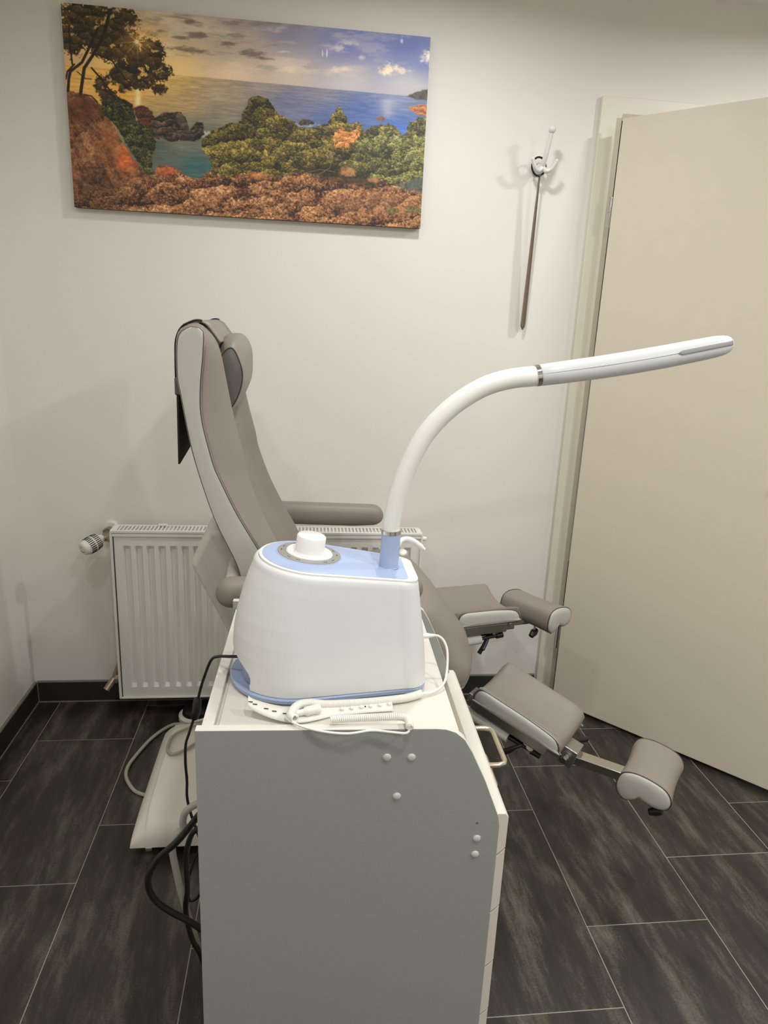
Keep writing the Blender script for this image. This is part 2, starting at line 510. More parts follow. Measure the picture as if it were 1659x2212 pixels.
# ================================================================== CANVAS PICTURE
# the picture printed on the canvas
def paint(NX, NY):
    """the printed coast scene; returns linear colours and the u, v grid"""
    # coordinates below: a 1659 x 1042 frame in which the canvas corners sit at src
    src = np.array([(60, 12), (1600, 155), (1557, 950), (122, 862)], float)
    dst = np.array([(0, 0), (1, 0), (1, 1), (0, 1)], float)
    A = []; B = []
    for (u, v), (X, Y) in zip(dst, src):
        A.append([u, v, 1, 0, 0, 0, -u * X, -v * X]); B.append(X)
        A.append([0, 0, 0, u, v, 1, -u * Y, -v * Y]); B.append(Y)
    h = np.append(np.linalg.solve(np.array(A), np.array(B)), 1).reshape(3, 3)
    u, v = np.meshgrid(np.linspace(0, 1, NX), np.linspace(0, 1, NY))
    den = h[2, 0] * u + h[2, 1] * v + 1
    X = (h[0, 0] * u + h[0, 1] * v + h[0, 2]) / den
    Y = (h[1, 0] * u + h[1, 1] * v + h[1, 2]) / den
    rng = np.random.RandomState(11)
    def vnoise(x, y, seed):
        T = np.random.RandomState(seed).rand(256, 256)
        xi = np.floor(x).astype(int); yi = np.floor(y).astype(int)
        fx = x - xi; fy = y - yi
        fx = fx * fx * (3 - 2 * fx); fy = fy * fy * (3 - 2 * fy)
        g = lambda a, b: T[a % 256, b % 256]
        return (g(xi, yi) * (1 - fx) + g(xi + 1, yi) * fx) * (1 - fy) + (g(xi, yi + 1) * (1 - fx) + g(xi + 1, yi + 1) * fx) * fy
    def fbm(sx, sy, oc=4, seed=1, x=None, y=None, gain=.55):
        x = X if x is None else x; y = Y if y is None else y
        s = 0; a = 1.0; t = 0
        for k in range(oc):
            s = s + a * vnoise(x / sx * 2 ** k + 17.3 * k, y / sy * 2 ** k + 9.1 * k, seed + k); t += a; a *= gain
        return s / t
    def cells(sx, sy, seed, x=None, y=None):
        """nearest feature point: distance, offset to it, random value of it"""
        x = (X if x is None else x) / sx; y = (Y if y is None else y) / sy
        R = np.random.RandomState(seed).rand(3, 128, 128)
        xi = np.floor(x).astype(int); yi = np.floor(y).astype(int)
        bd = np.full(X.shape, 9.0); bx = np.zeros(X.shape); by = np.zeros(X.shape); br = np.zeros(X.shape)
        for a in (-1, 0, 1):
            for b in (-1, 0, 1):
                i, j = (xi + a) % 128, (yi + b) % 128
                px = xi + a + R[0][i, j]; py = yi + b + R[1][i, j]
                d = np.hypot(x - px, y - py); m = d < bd
                bd = np.where(m, d, bd); bx = np.where(m, x - px, bx); by = np.where(m, y - py, by); br = np.where(m, R[2][i, j], br)
        return bd, bx, by, br
    def sm(a, b, t):
        t = np.clip((t - a) / (b - a), 0, 1); return t * t * (3 - 2 * t)
    def idw(pts, p=2.4):
        W = 0; C = 0
        for (px, py, c) in pts:
            w_ = 1 / (((X - px) ** 2 + (1.6 * (Y - py)) ** 2) + 1600) ** (p / 2)
            W = W + w_; C = C + w_[..., None] * np.array(c, float)
        return C / W[..., None]
    def sd(poly):
        n = len(poly); d = np.full(X.shape, 1e18); s = np.ones(X.shape)
        for i in range(n):
            ax, ay = poly[i]; bx, by = poly[i - 1]
            ex, ey = bx - ax, by - ay
            wx, wy = X - ax, Y - ay
            t = np.clip((wx * ex + wy * ey) / (ex * ex + ey * ey + 1e-9), 0, 1)
            d = np.minimum(d, (wx - ex * t) ** 2 + (wy - ey * t) ** 2)
            c1 = Y >= ay; c2 = Y < by; c3 = ex * wy > ey * wx
            s = np.where((c1 & c2 & c3) | (~c1 & ~c2 & ~c3), -s, s)
        return s * np.sqrt(d)
    def ell(cx, cy, a, b_): return np.sqrt(((X - cx) / a) ** 2 + ((Y - cy) / b_) ** 2)
    def mix(I, c, m):
        return I * (1 - m[..., None]) + np.asarray(c, float) * m[..., None]
    def ramp(t, cols):
        c = np.array(cols, float); q = np.clip(t, 0, .9999) * (len(c) - 1); k = q.astype(int); f = (q - k)[..., None]
        return c[k] * (1 - f) + c[k + 1] * f
    hor = 311 + (X - 520) * .0905
    # ---- sky
    I = idw([(420, 60, (168, 158, 136)), (420, 290, (222, 182, 106)), (540, 290, (216, 184, 126)), (560, 130, (166, 154, 134)), (760, 310, (200, 178, 150)), (760, 110, (140, 134, 130)), (760, 200, (160, 148, 134)),
             (1000, 130, (116, 116, 140)), (1000, 320, (176, 164, 156)), (1250, 180, (98, 106, 160)), (1250, 340, (166, 162, 168)), (1500, 190, (82, 96, 156)), (1500, 350, (166, 166, 174)),
             (1350, 140, (88, 98, 158)), (1570, 250, (104, 116, 166)), (200, 150, (210, 176, 108)), (120, 250, (190, 160, 116)), (300, 250, (236, 186, 92))])
    yr = Y - X * .09
    n = fbm(170, 44, 6, 3, x=X + Y * .8, y=yr, gain=.6)
    I = mix(I, (196, 184, 172), sm(.48, .72, n) * sm(0, 60, hor - Y) * .55 * (1 - .45 * sm(1100, 1300, X)))
    n2 = fbm(120, 26, 6, 13, x=X + Y * .6, y=yr, gain=.6)
    I = mix(I, (104, 96, 92), sm(.52, .76, n2) * .6 * (1 - sm(950, 1200, X)) * sm(20, 110, hor - Y))
    for (cx, cy, a, b_) in ((632, 148, 66, 17), (585, 209, 92, 16), (850, 224, 70, 22), (602, 92, 42, 12), (425, 140, 54, 16), (765, 183, 46, 12), (475, 132, 26, 12), (905, 245, 40, 12), (560, 160, 40, 10)):
        d = ell(cx, cy + (X - cx) * .10, a, b_) + (fbm(34, 12, 5, 40, gain=.65) - .5) * 1.7
        I = mix(I, (94, 86, 82), (1 - sm(.25, 1.15, d)) * .8)
    for (cx, cy, a, b_, c) in ((1425, 290, 46, 28, (236, 214, 182)), (1478, 297, 46, 18, (200, 188, 180)), (1215, 292, 54, 16, (196, 184, 176)), (1592, 240, 32, 34, (232, 218, 200)), (1000, 290, 46, 18, (196, 182, 166)), (1215, 200, 34, 22, (176, 174, 182)), (1265, 178, 56, 14, (168, 168, 180)), (1310, 238, 16, 14, (176, 174, 182)), (1480, 165, 8, 20, (184, 186, 198)), (1168, 222, 4, 24, (205, 205, 208)), (1150, 226, 4, 20, (195, 195, 202)), (990, 216, 34, 6, (176, 168, 166))):
        d = ell(cx, cy, a, b_) + (fbm(20, 16, 5, 60, gain=.65) - .5) * 1.7
        I = mix(I, c, (1 - sm(.15, 1.15, d)) * .9)
    I = I * 1.07
    # ---- sea
    S = idw([(540, 335, (204, 170, 104)), (420, 335, (234, 188, 92)), (300, 380, (220, 162, 70)), (180, 340, (222, 174, 88)), (700, 390, (164, 148, 122)), (570, 430, (174, 148, 100)), (720, 470, (130, 122, 110)), (900, 350, (146, 136, 132)),
             (1000, 430, (102, 108, 144)), (1300, 460, (70, 96, 160)), (1450, 520, (70, 102, 168)), (1450, 420, (124, 132, 168)), (1150, 380, (130, 128, 144)), (520, 640, (88, 100, 92)), (620, 690, (46, 88, 92)),
             (560, 600, (112, 114, 102)), (660, 560, (94, 96, 86)), (480, 620, (72, 82, 72)), (1180, 500, (76, 94, 150))])
    wv = fbm(44, 5, 5, 21, y=yr, gain=.65)
    S = S * (0.80 + .40 * wv)[..., None]
    I = mix(I, S, sm(-1.5, 1.5, Y - hor))
    gl = np.exp(-((X - 1420) / 26) ** 2) * sm(400, 425, Y) * (1 - sm(470, 505, Y))
    I = mix(I, (186, 184, 192), gl * .5)
    g = np.exp(-(((X - 378) / 120) ** 2 + ((Y - 200) / 110) ** 2))
    I = mix(I, (250, 205, 120), g * .6)
    g = np.exp(-((X - 383) / 12) ** 2) * sm(325, 350, Y) * (1 - sm(430, 452, Y))
    I = mix(I, (255, 236, 190), g * (.65 + .5 * (fbm(30, 4, 2, 70) - .3)))
    def rocks(I, poly, amp, sc, seed, cols, size, edge=3, k=.55, speck=.35, skew=0.0):
        m = 1 - sm(-edge, edge, sd(poly) + (fbm(sc, sc, 4, seed) - .5) * amp * 2)
        wx = X + (fbm(40, 40, 3, seed + 1) - .5) * 50; wy = Y + skew * X + (fbm(40, 30, 3, seed + 2) - .5) * 40
        d1, x1, y1, r1 = cells(size, size * .5, seed + 3, wx, wy)
        d2, x2, y2, r2 = cells(size * .33, size * .19, seed + 4, wx, wy)
        t = .46 - k * y1 * .8 - .18 * x1 - .30 * k * y2 + (r1 - .5) * .22 + (r2 - .5) * .14 - .35 * sm(.55, .9, d1) - .12 * sm(.6, .9, d2)
        t = t + (fbm(9, 7, 3, seed + 5) - .5) * speck + (fbm(4.2, 4.2, 2, seed + 6) - .5) * speck
        return mix(I, ramp(t, cols), m), m
    def foliage(I, poly, amp, sc, seed, cols, size, edge=2.5, dark=None):
        m = 1 - sm(-edge, edge, sd(poly) + (fbm(sc, sc, 5, seed, gain=.65) - .5) * amp * 2)
        wx = X + (fbm(24, 24, 3, seed + 1) - .5) * 26; wy = Y + (fbm(24, 24, 3, seed + 2) - .5) * 26
        d1, x1, y1, r1 = cells(size, size * .7, seed + 3, wx, wy)
        d2, x2, y2, r2 = cells(size * .34, size * .28, seed + 4, wx, wy)
        t = .42 - .30 * y1 - .10 * x1 - .20 * y2 + (r1 - .5) * .22 + (r2 - .5) * .24 - .12 * sm(.5, .9, d1) + (fbm(6, 4.5, 3, seed + 5, gain=.8) - .5) * 1.15
        t = t + (fbm(130, 70, 3, seed + 6) - .5) * .35
        return mix(I, ramp(t, cols), m), m
    # headland and islets
    I, _ = rocks(I, [(1500, 402), (1545, 380), (1600, 370), (1600, 420), (1540, 414)], 4, 14, 31, [(52, 56, 54), (84, 82, 70), (110, 100, 84)], 20)
    I, _ = rocks(I, [(1505, 448), (1548, 440), (1560, 432), (1600, 440), (1600, 490), (1545, 476)], 5, 14, 32, [(120, 76, 50), (190, 124, 80), (224, 160, 112)], 22)
    I, _ = rocks(I, [(1368, 490), (1400, 484), (1420, 500), (1380, 504)], 5, 10, 33, [(90, 66, 56), (150, 104, 80)], 14)
    I = mix(I, (170, 176, 190), (1 - sm(.5, 1.1, ell(1085, 518, 60, 12) + (fbm(12, 6, 3, 36) - .5) * 1.2)) * .6)
    I, _ = rocks(I, [(1046, 520), (1060, 498), (1100, 500), (1118, 516), (1080, 524)], 5, 10, 34, [(34, 30, 32), (70, 60, 58), (120, 100, 92)], 16)
    # rocks in the cove
    I, _ = rocks(I, [(362, 448), (405, 442), (440, 462), (452, 500), (470, 580), (400, 560)], 8, 16, 35, [(36, 20, 16), (84, 46, 32), (134, 80, 52)], 34)
    I = mix(I, (190, 186, 176), (1 - sm(.5, 1.1, ell(668, 560, 26, 14) + (fbm(10, 8, 3, 37) - .5) * 1.4)) * .7)
    I, m = rocks(I, [(440, 502), (480, 474), (560, 468), (585, 500), (596, 545), (628, 512), (650, 512), (658, 560), (628, 586), (520, 590), (452, 566)], 7, 20, 36, [(16, 12, 11), (40, 31, 26), (78, 62, 50), (128, 104, 82)], 62, k=.75)
    I = mix(I, (92, 84, 74), (1 - sm(-4, 6, sd([(540, 480), (562, 474), (590, 520), (560, 528)]))) * .6)
    # ground and left cliff
    gr = [(60, 380), (110, 383), (160, 395), (235, 440), (300, 560), (360, 660), (440, 738), (470, 690), (520, 690), (600, 740), (640, 740), (680, 715), (850, 700), (1000, 690), (1200, 690), (1420, 730), (1620, 760), (1620, 1000), (60, 1000)]
    I, gm = rocks(I, gr, 6, 24, 41, [(40, 25, 16), (92, 60, 38), (138, 95, 62), (174, 127, 86), (212, 170, 122)], 104, k=.42, speck=.85, skew=.08)
    cl = 1 - sm(-20, 30, sd([(60, 380), (170, 395), (240, 450), (320, 600), (430, 735), (300, 790), (60, 800)]))
    vs_ = fbm(30, 60, 6, 45, x=X - Y * .5, gain=.72)
    I = mix(I, ramp(sm(.28, .74, vs_), [(44, 26, 18), (88, 54, 36), (132, 86, 56), (164, 114, 76)]), gm * cl * .55)
    for (cx, cy, a, b_, c, k) in ((335, 660, 62, 74, (206, 100, 50), .75), (500, 712, 72, 28, (190, 92, 48), .65), (892, 722, 62, 32, (222, 146, 88), .65), (262, 580, 60, 130, (160, 98, 56), .5), (1250, 745, 90, 26, (210, 130, 80), .6), (150, 450, 90, 80, (84, 46, 30), .7), (1380, 850, 260, 70, (160, 116, 86), .35)):
        I = mix(I, np.array(c) * (0.45 + 1.0 * fbm(24, 16, 5, 80, gain=.65))[..., None], gm * (1 - sm(.3, 1.1, ell(cx, cy, a, b_))) * k)
    I = I * (1 - gm * (1 - sm(-20, 60, sd([(60, 760), (260, 760), (330, 820), (280, 1000), (60, 1000)]))) * .25)[..., None]
    # shrubs at the left
    I, _ = foliage(I, [(232, 415), (270, 405), (300, 400), (360, 435), (375, 500), (440, 545), (458, 600), (440, 660), (452, 725), (428, 735), (372, 660), (330, 590), (290, 520), (240, 478)], 12, 22, 51, [(14, 16, 9), (28, 30, 15), (52, 55, 27), (92, 92, 46), (134, 126, 72)], 40)
    # bushes
    I, _ = foliage(I, [(645, 590), (700, 545), (760, 520), (800, 515), (815, 465), (850, 415), (885, 402), (920, 415), (945, 445), (972, 480), (1030, 512), (1060, 535), (1120, 530), (1172, 515), (1190, 478), (1218, 448), (1245, 480), (1258, 520), (1300, 505), (1325, 540), (1370, 520), (1420, 512), (1455, 530), (1490, 560), (1515, 510), (1545, 492), (1620, 488), (1620, 790), (1480, 782), (1400, 745), (1300, 742), (1150, 735), (1060, 715), (960, 735), (860, 715), (760, 740), (690, 725), (690, 680), (660, 640)],
                   13, 26, 61, [(22, 19, 9), (54, 49, 21), (96, 86, 37), (144, 128, 60), (192, 172, 98)], 64)
    bm_ = sd([(1290, 600), (1420, 515), (1460, 535), (1600, 490), (1600, 790), (1420, 760), (1250, 730)])
    I = mix(I, I * np.array((.88, .98, 1.18)) + np.array((10, 12, 12)), (1 - sm(-30, 30, bm_)) * .8)
    I = mix(I, I * np.array((.6, .64, .6)), (1 - sm(-30, 40, sd([(690, 600), (860, 560), (900, 470), (870, 410), (830, 480), (810, 520)]))) * .7)
    I, _ = rocks(I, [(1200, 550), (1225, 528), (1262, 550), (1300, 525), (1312, 550), (1286, 595), (1250, 622), (1196, 608)], 14, 20, 43, [(74, 50, 26), (160, 104, 50), (214, 150, 84), (236, 184, 120)], 26)
    I = mix(I, (22, 20, 12), (1 - sm(-10, 25, sd([(1060, 700), (1200, 690), (1400, 760), (1340, 772), (1150, 745)]) + (fbm(30, 14, 4, 44, gain=.65) - .5) * 60)) * .65)
    I = mix(I, (214, 146, 96), (1 - sm(.3, 1.0, ell(1258, 715, 46, 26) + (fbm(16, 12, 4, 45, gain=.65) - .5) * 1.2)) * .7)
    I = mix(I, (208, 150, 104), (1 - sm(.3, 1.0, ell(1368, 748, 34, 16) + (fbm(14, 10, 4, 46, gain=.65) - .5) * 1.2)) * .6)
    I = mix(I, (84, 92, 98), (1 - sm(-8, 16, sd([(1470, 770), (1600, 730), (1600, 800), (1540, 795)]) + (fbm(18, 14, 4, 46, gain=.65) - .5) * 40)) * .7)
    for (cx, cy, a, b_) in ((1445, 876, 32, 14), (1525, 874, 40, 18)):
        I = mix(I, np.array((92, 94, 54)) * (.5 + 1.0 * fbm(6, 6, 2, 47))[..., None], (1 - sm(.4, 1.1, ell(cx, cy, a, b_) + (fbm(12, 8, 3, 48) - .5))) * .8)
    def stroke(I, pts, wd, c):
        d = np.full(X.shape, 1e9)
        for a, b_ in zip(pts, pts[1:]):
            ex, ey = b_[0] - a[0], b_[1] - a[1]
            t = np.clip(((X - a[0]) * ex + (Y - a[1]) * ey) / (ex * ex + ey * ey), 0, 1)
            d = np.minimum(d, np.hypot(X - a[0] - ex * t, Y - a[1] - ey * t))
        return mix(I, c, 1 - sm(wd - 1.2, wd + 1.2, d))
    for pts in ([(1120, 735), (1180, 700), (1195, 650), (1170, 620)], [(1080, 720), (1140, 705), (1200, 715)], [(1460, 690), (1490, 660), (1500, 620)], [(1400, 780), (1440, 790), (1470, 785)], [(830, 690), (860, 640), (850, 600)]):
        I = stroke(I, pts, 1.2, (120, 98, 74))
    # pine at the upper left
    lob = [(160, 70, 120, 80), (300, 80, 95, 62), (110, 160, 80, 75), (260, 190, 90, 72), (350, 250, 100, 75), (440, 215, 66, 60), (460, 300, 62, 50), (400, 345, 66, 36), (470, 372, 34, 26), (300, 320, 55, 40), (230, 350, 30, 42), (260, 400, 40, 30), (330, 365, 34, 26), (210, 150, 90, 70), (330, 170, 70, 60), (340, 300, 80, 50)]
    d = np.min([ell(*q) for q in lob], axis=0) + (fbm(26, 24, 5, 50, gain=.65) - .5) * .8 + (fbm(7, 7, 3, 51) - .5) * .7
    fol = (1 - sm(.82, 1.0, d)) * (1 - sm(.62, .74, fbm(30, 24, 5, 52, gain=.65)) * .8)
    c1, cx1, cy1, cr1 = cells(46, 34, 53, X + (fbm(20, 20, 3, 54) - .5) * 24, Y)
    t = .42 - .4 * cy1 + .15 * cx1 + (cr1 - .5) * .3 + (fbm(5, 5, 3, 55, gain=.7) - .5) * .8
    I = mix(I, ramp(t, [(20, 16, 8), (44, 35, 16), (78, 61, 27), (120, 92, 42)]), fol)
    for pts, wd in (([(145, 390), (152, 340), (160, 285), (200, 225), (240, 150), (262, 60)], 7), ([(93, 380), (96, 330), (102, 300), (150, 262), (185, 190), (215, 120)], 6), ([(84, 330), (90, 300), (118, 270)], 4),
                    ([(110, 270), (100, 190), (95, 110)], 3.5), ([(190, 285), (230, 330), (262, 372), (288, 415)], 3.5), ([(205, 225), (275, 255), (330, 330), (365, 365)], 3), ([(240, 150), (320, 120), (372, 70)], 2.5), ([(160, 395), (190, 402), (214, 425)], 2.5), ([(130, 300), (165, 330), (190, 332)], 2)):
        I = stroke(I, pts, wd, (36, 25, 15))
    # sun star
    r_ = np.hypot(X - 378, Y - 176); an = np.arctan2(Y - 176, X - 378)
    ray = np.clip(np.cos(an * 8 + .5), 0, 1) ** 14 * np.exp(-r_ / 26) + .8 * np.clip(np.cos(an * 9 + 1.9), 0, 1) ** 16 * np.exp(-r_ / 20)
    I = mix(I, (255, 190, 90), np.exp(-(r_ / 60) ** 2) * .35)
    I = mix(I, (255, 226, 160), np.clip(ray * 1.5 + np.exp(-(r_ / 9) ** 2) * 1.4, 0, 1))
    I = I * (1 + (rng.rand(*X.shape) - .5) * .05)[..., None]
    I = I * np.array((1.13, 1.09, 1.04))
    I = np.clip(I, 0, 255) / 255.0
    return np.where(I <= .04045, I / 12.92, ((I + .055) / 1.055) ** 2.4), u, v
def canvas():
    NX, NY = 760, 384
    L, u, v = paint(NX, NY)
    x0, x1, z0, z1, y = -.6640, .3545, 1.6210, 2.1360, WY - .026
    root = empty('canvas_picture', ((x0 + x1) / 2, WY, z0), 'wide canvas print of a rocky sunset coast hung on the wall above the chair', 'picture')
    me = bpy.data.meshes.new('canvas_print')
    P = np.stack([x0 + u * (x1 - x0), np.full(u.shape, y), z1 - v * (z1 - z0)], -1).reshape(-1, 3)
    idx = np.arange(NX * NY).reshape(NY, NX)
    F = np.stack([idx[:-1, :-1], idx[1:, :-1], idx[1:, 1:], idx[:-1, 1:]], -1).reshape(-1, 4)
    me.vertices.add(len(P)); me.vertices.foreach_set('co', P.astype(np.float32).ravel())
    me.loops.add(F.size); me.loops.foreach_set('vertex_index', F.astype(np.int32).ravel())
    me.polygons.add(len(F)); me.polygons.foreach_set('loop_start', np.arange(0, F.size, 4, dtype=np.int32))
    me.update(calc_edges=True)
    at = me.color_attributes.new('print', 'FLOAT_COLOR', 'POINT')
    at.data.foreach_set('color', np.concatenate([L, np.ones(L.shape[:2] + (1,))], -1).astype(np.float32).ravel())
    m = bpy.data.materials.new('canvas_print_ink'); m.use_nodes = True
    nt = m.node_tree; bs = nt.nodes['Principled BSDF']
    a_ = nt.nodes.new('ShaderNodeVertexColor'); a_.layer_name = 'print'
    nt.links.new(a_.outputs['Color'], bs.inputs['Base Color'])
    bs.inputs['Roughness'].default_value = .55
    wv_ = nt.nodes.new('ShaderNodeTexNoise'); wv_.inputs['Scale'].default_value = 900
    bp_ = nt.nodes.new('ShaderNodeBump'); bp_.inputs['Strength'].default_value = .2; bp_.inputs['Distance'].default_value = .0005
    nt.links.new(wv_.outputs['Fac'], bp_.inputs['Height']); nt.links.new(bp_.outputs['Normal'], bs.inputs['Normal'])
    me.materials.append(m)
    o = bpy.data.objects.new('canvas_print', me); COL.objects.link(o)
    o.parent = root; o.matrix_parent_inverse = WM[root.name].inverted()
    ed = mat('canvas_edge_ink', (74, 56, 46), .7, mottle=.5, mscale=30)
    MB().box((x0, y + .0006, z0), (x1, WY - .004, z1)).build('canvas_edge', ed, root, bevel=.003)
canvas()

# ================================================================== COAT HOOK AND SHOEHORN
hx, hz = 0.716, 1.822
hk = empty('coat_hook', (hx, WY, hz - .03), 'white enamelled coat hook with ball tip screwed to the wall beside the door frame', 'coat hook')
b = MB(); b.tube([(hx, WY, hz), (hx, WY - .004, hz), (hx, WY - .008, hz)], [.027, .027, .022], 28)
b.build('wall_plate', M_HOOK, hk, angle=50)
b = MB()
pts = cr([(hx, WY - .006, hz + .002), (hx, WY - .024, hz - .010), (hx, WY - .044, hz - .008), (hx + .003, WY - .060, hz + .022), (hx + .010, WY - .072, hz + .080)], 8)
b.tube(pts, [.0105 - .0045 * i / (len(pts) - 1) for i in range(len(pts))], 16)
b.sphere((hx + .0105, WY - .0735, hz + .089), .0112)
b.build('hat_peg', M_HOOK, hk, angle=60)
for s in (-1, 1):
    b = MB()
    pts = cr([(hx, WY - .046, hz - .008), (hx + s * .012, WY - .052, hz - .020), (hx + s * .026, WY - .058, hz - .013), (hx + s * .037, WY - .063, hz + .008)], 8)
    b.tube(pts, [.0075 - .0017 * i / (len(pts) - 1) for i in range(len(pts))], 14).sphere(pts[-1], .0058)
    b.build('coat_prong', M_HOOK, hk, angle=60)
b = MB(); b.cyl((hx - .017, WY - .007, hz + .004), (hx - .017, WY - .010, hz + .004), .004, 14); b.build('screw', M_STEEL, hk)
sh = empty('shoehorn', (.712, WY - .03, 1.80), 'long slim steel shoehorn hanging from the white coat hook', 'shoehorn')
b = MB(); N_ = 44; rows_ = []
for i in range(N_ + 1):
    t = i / N_
    wd = lerp(.0042, .0125, max(0, (t - .10) / .90) ** .75)
    if t > .955: wd *= math.sqrt(max(0, 1 - ((t - .955) / .046) ** 2)) + .02
    x_, y_, z_ = lerp(.7125, .7095, t), WY - lerp(.036, .019, t), lerp(1.794, 1.334, t)
    row = []
    for j in range(9):
        a = (j - 4) / 4
        # the blade hangs turned almost edge-on to the room
        row.append((x_ + a * wd * .80 + (1 - a * a) * wd * .15, y_ + a * wd * .50, z_))
    rows_.append(row)
b.loft(rows_, False, False, closed=False)
ob = b.build('blade', M_HORN, sh)
sm_ = ob.modifiers.new('solid', 'SOLIDIFY'); sm_.thickness = .0012
b = MB()
b.tube([(.7085 + .0215 * math.sin(a), WY - .034 - .003 * math.cos(a), 1.817 - .0265 * math.cos(a)) for a in [2 * PI * k / 32 for k in range(33)]], .0030, 10)
o = b.build('hanging_loop', M_DARKM, sh); o['label'] = 'dark metal hanging loop'

# ================================================================== TREATMENT CHAIR
CH = empty('treatment_chair', (-.15, 1.74, 0), 'grey and taupe vinyl foot care treatment chair with reclined back and split leg rests', 'chair')
YN, YF, YC = 1.50, 1.98, 1.74
# ---- backrest
REAR = cr([(-.1241, .735), (-.1300, .7700), (-.1422, .8125), (-.1808, .8978), (-.2060, .9730), (-.2299, 1.0640), (-.2487, 1.1762), (-.2544, 1.2102), (-.2545, 1.262), (-.2514, 1.2923), (-.2432, 1.3066), (-.2254, 1.3158)], 6)
FRNT = cr([(-.040, .735), (-.0650, .79), (-.0979, .8480), (-.1410, .9250), (-.1754, .9996), (-.1875, 1.0300), (-.1998, 1.0790), (-.2078, 1.1151), (-.2119, 1.1538), (-.2099, 1.2053), (-.2043, 1.2559), (-.2012, 1.2986), (-.2024, 1.3076), (-.2100, 1.3143)], 6)
RIDG = cr([(.020, .700), (-.008, .76), (-.0516, .8407), (-.0864, .9126), (-.1160, .9944), (-.1248, 1.0386), (-.1394, 1.0953), (-.1517, 1.1499), (-.1639, 1.2166), (-.1707, 1.2540), (-.1792, 1.2831), (-.1911, 1.3017), (-.2070, 1.3170), (-.2195, 1.3235)], 6)
NB = 60
R_, F_, G_ = resample(REAR, NB), resample(FRNT, NB), resample(RIDG, NB)
def backring(y, fr, grow=0.0, rz=0.0):
    ring = []
    for i, p in enumerate(R_): ring.append((p[0] - grow, y, p[1] + (rz if i > NB * .8 else 0)))
    for i, p in enumerate(reversed(fr)): ring.append((p[0], y, p[1]))
    return ring
def mixl(a, b, t, dx=0.0, dz=0.0): return [(lerp(p[0], q[0], t) + dx, lerp(p[1], q[1], t) + dz) for p, q in zip(a, b)]
dn = (0.94, 0.34)
def inset(k): return [(p[0] - dn[0] * k, p[1] - dn[1] * k * (0.3 if p[1] > 1.28 else 1)) for p in G_]
half = [(0.004, mixl(F_, G_, .02), .001), (.010, mixl(F_, G_, .15), .003), (.022, mixl(F_, G_, .48), .006), (.038, mixl(F_, G_, .82), .008), (.056, mixl(F_, G_, 1.0), .009), (.062, inset(.006), .009), (.072, inset(.024), .009), (.095, inset(.040), .009), (.130, inset(.046), .009), (.180, inset(.052), .009), (.240, inset(.054), .009)]
rings = [backring(YN + d, fr, g_, g_ * .6) for d, fr, g_ in half]
rings += [backring(YF - d, fr, g_, g_ * .6) for d, fr, g_ in reversed(half[:-1])]
b = MB(); b.loft(rings, True, True)
back = b.build('backrest', M_TAUPE, CH, angle=60)
for (y0, y1) in ((YN, YN + .0035), (YF, YF - .0035)):
    MID = [((p[0] + q[0]) / 2, (p[1] + q[1]) / 2) for p, q in zip(R_, F_)]
    rg = lambda y, k: [(lerp(p[0], m[0], k), y, lerp(p[1], m[1], k)) for p, m in zip(R_ + list(reversed(F_)), MID + list(reversed(MID)))]
    b = MB(); b.loft([rg(y1, 0), rg(y0, .02), rg(y0 - (y1 - y0) * .35, .25), rg(y0 - (y1 - y0) * .5, .6)], True, True)
    s_ = b.build('side_panel', M_LIGHTV, back, angle=60); s_['label'] = 'pale grey side panel'
    b = MB(); loop = [(p[0], y1 - (y1 - y0) * .4, p[1]) for p in R_ + list(reversed(F_))]
    b.tube(loop, .0014, 6); b.build('piping', M_PIPING, back)
b = MB()
st = resample(FRNT, 150)
for i in range(12, 140):
    p, q = st[i], st[i + 1]
    k_ = .0046
    m0 = (lerp(p[0], q[0], .1) + k_, YN - .0002 + .0068, lerp(p[1], q[1], .1)); m1 = (lerp(p[0], q[0], .7) + k_, YN + .0068, lerp(p[1], q[1], .7))
    b.tube([m0, m1], .0008, 5)
b.build('stitching', M_THREAD, back)
# ---- head cushion
HP = cr([(-.205, 1.165), (-.190, 1.225), (-.176, 1.2568), (-.1606, 1.2735), (-.1483, 1.2702), (-.1347, 1.2399), (-.1303, 1.2136), (-.1352, 1.1836), (-.1500, 1.1500), (-.172, 1.125), (-.195, 1.125)], 6, True)
HB = cr([(-.215, 1.16), (-.200, 1.245), (-.1790, 1.2930), (-.1570, 1.3005), (-.1400, 1.2950), (-.1260, 1.2713), (-.1235, 1.2430), (-.1247, 1.1990), (-.1355, 1.1660), (-.1490, 1.1400), (-.1900, 1.1080)], 6, True)
def hring(y, t): return [(lerp(p[0], q[0], t), y, lerp(p[1], q[1], t)) for p, q in zip(HP, HB)]
hy0, hy1 = 1.595, 1.885
stn = [(0, 0), (.004, .12), (.014, .38), (.03, .62), (.06, .85), (.10, .97), (.145, 1.0)]
rings = [hring(hy0 + d, t) for d, t in stn] + [hring(hy1 - d, t) for d, t in reversed(stn[:-1])]
b = MB(); b.loft(rings, True, True)
head = b.build('head_cushion', M_TAUPE, CH, angle=60)
for y_, s in ((hy0, -1), (hy1, 1)):
    c = (sum(p[0] for p in HP) / len(HP), sum(p[1] for p in HP) / len(HP))
    rr = lambda y, k: [(lerp(p[0], c[0], k), y, lerp(p[1], c[1], k)) for p in HP]
    b = MB(); b.loft([rr(y_ - s * .001, .03), rr(y_ + s * .0012, .06), rr(y_ + s * .002, .5)], True, True)
    b.build('cushion_end', M_TAUPED, head, angle=60)
    b = MB(); L_ = rr(y_ + s * .0005, .025); b.tube(L_ + [L_[0]], .0016, 6); b.build('piping', M_PIPING, head)
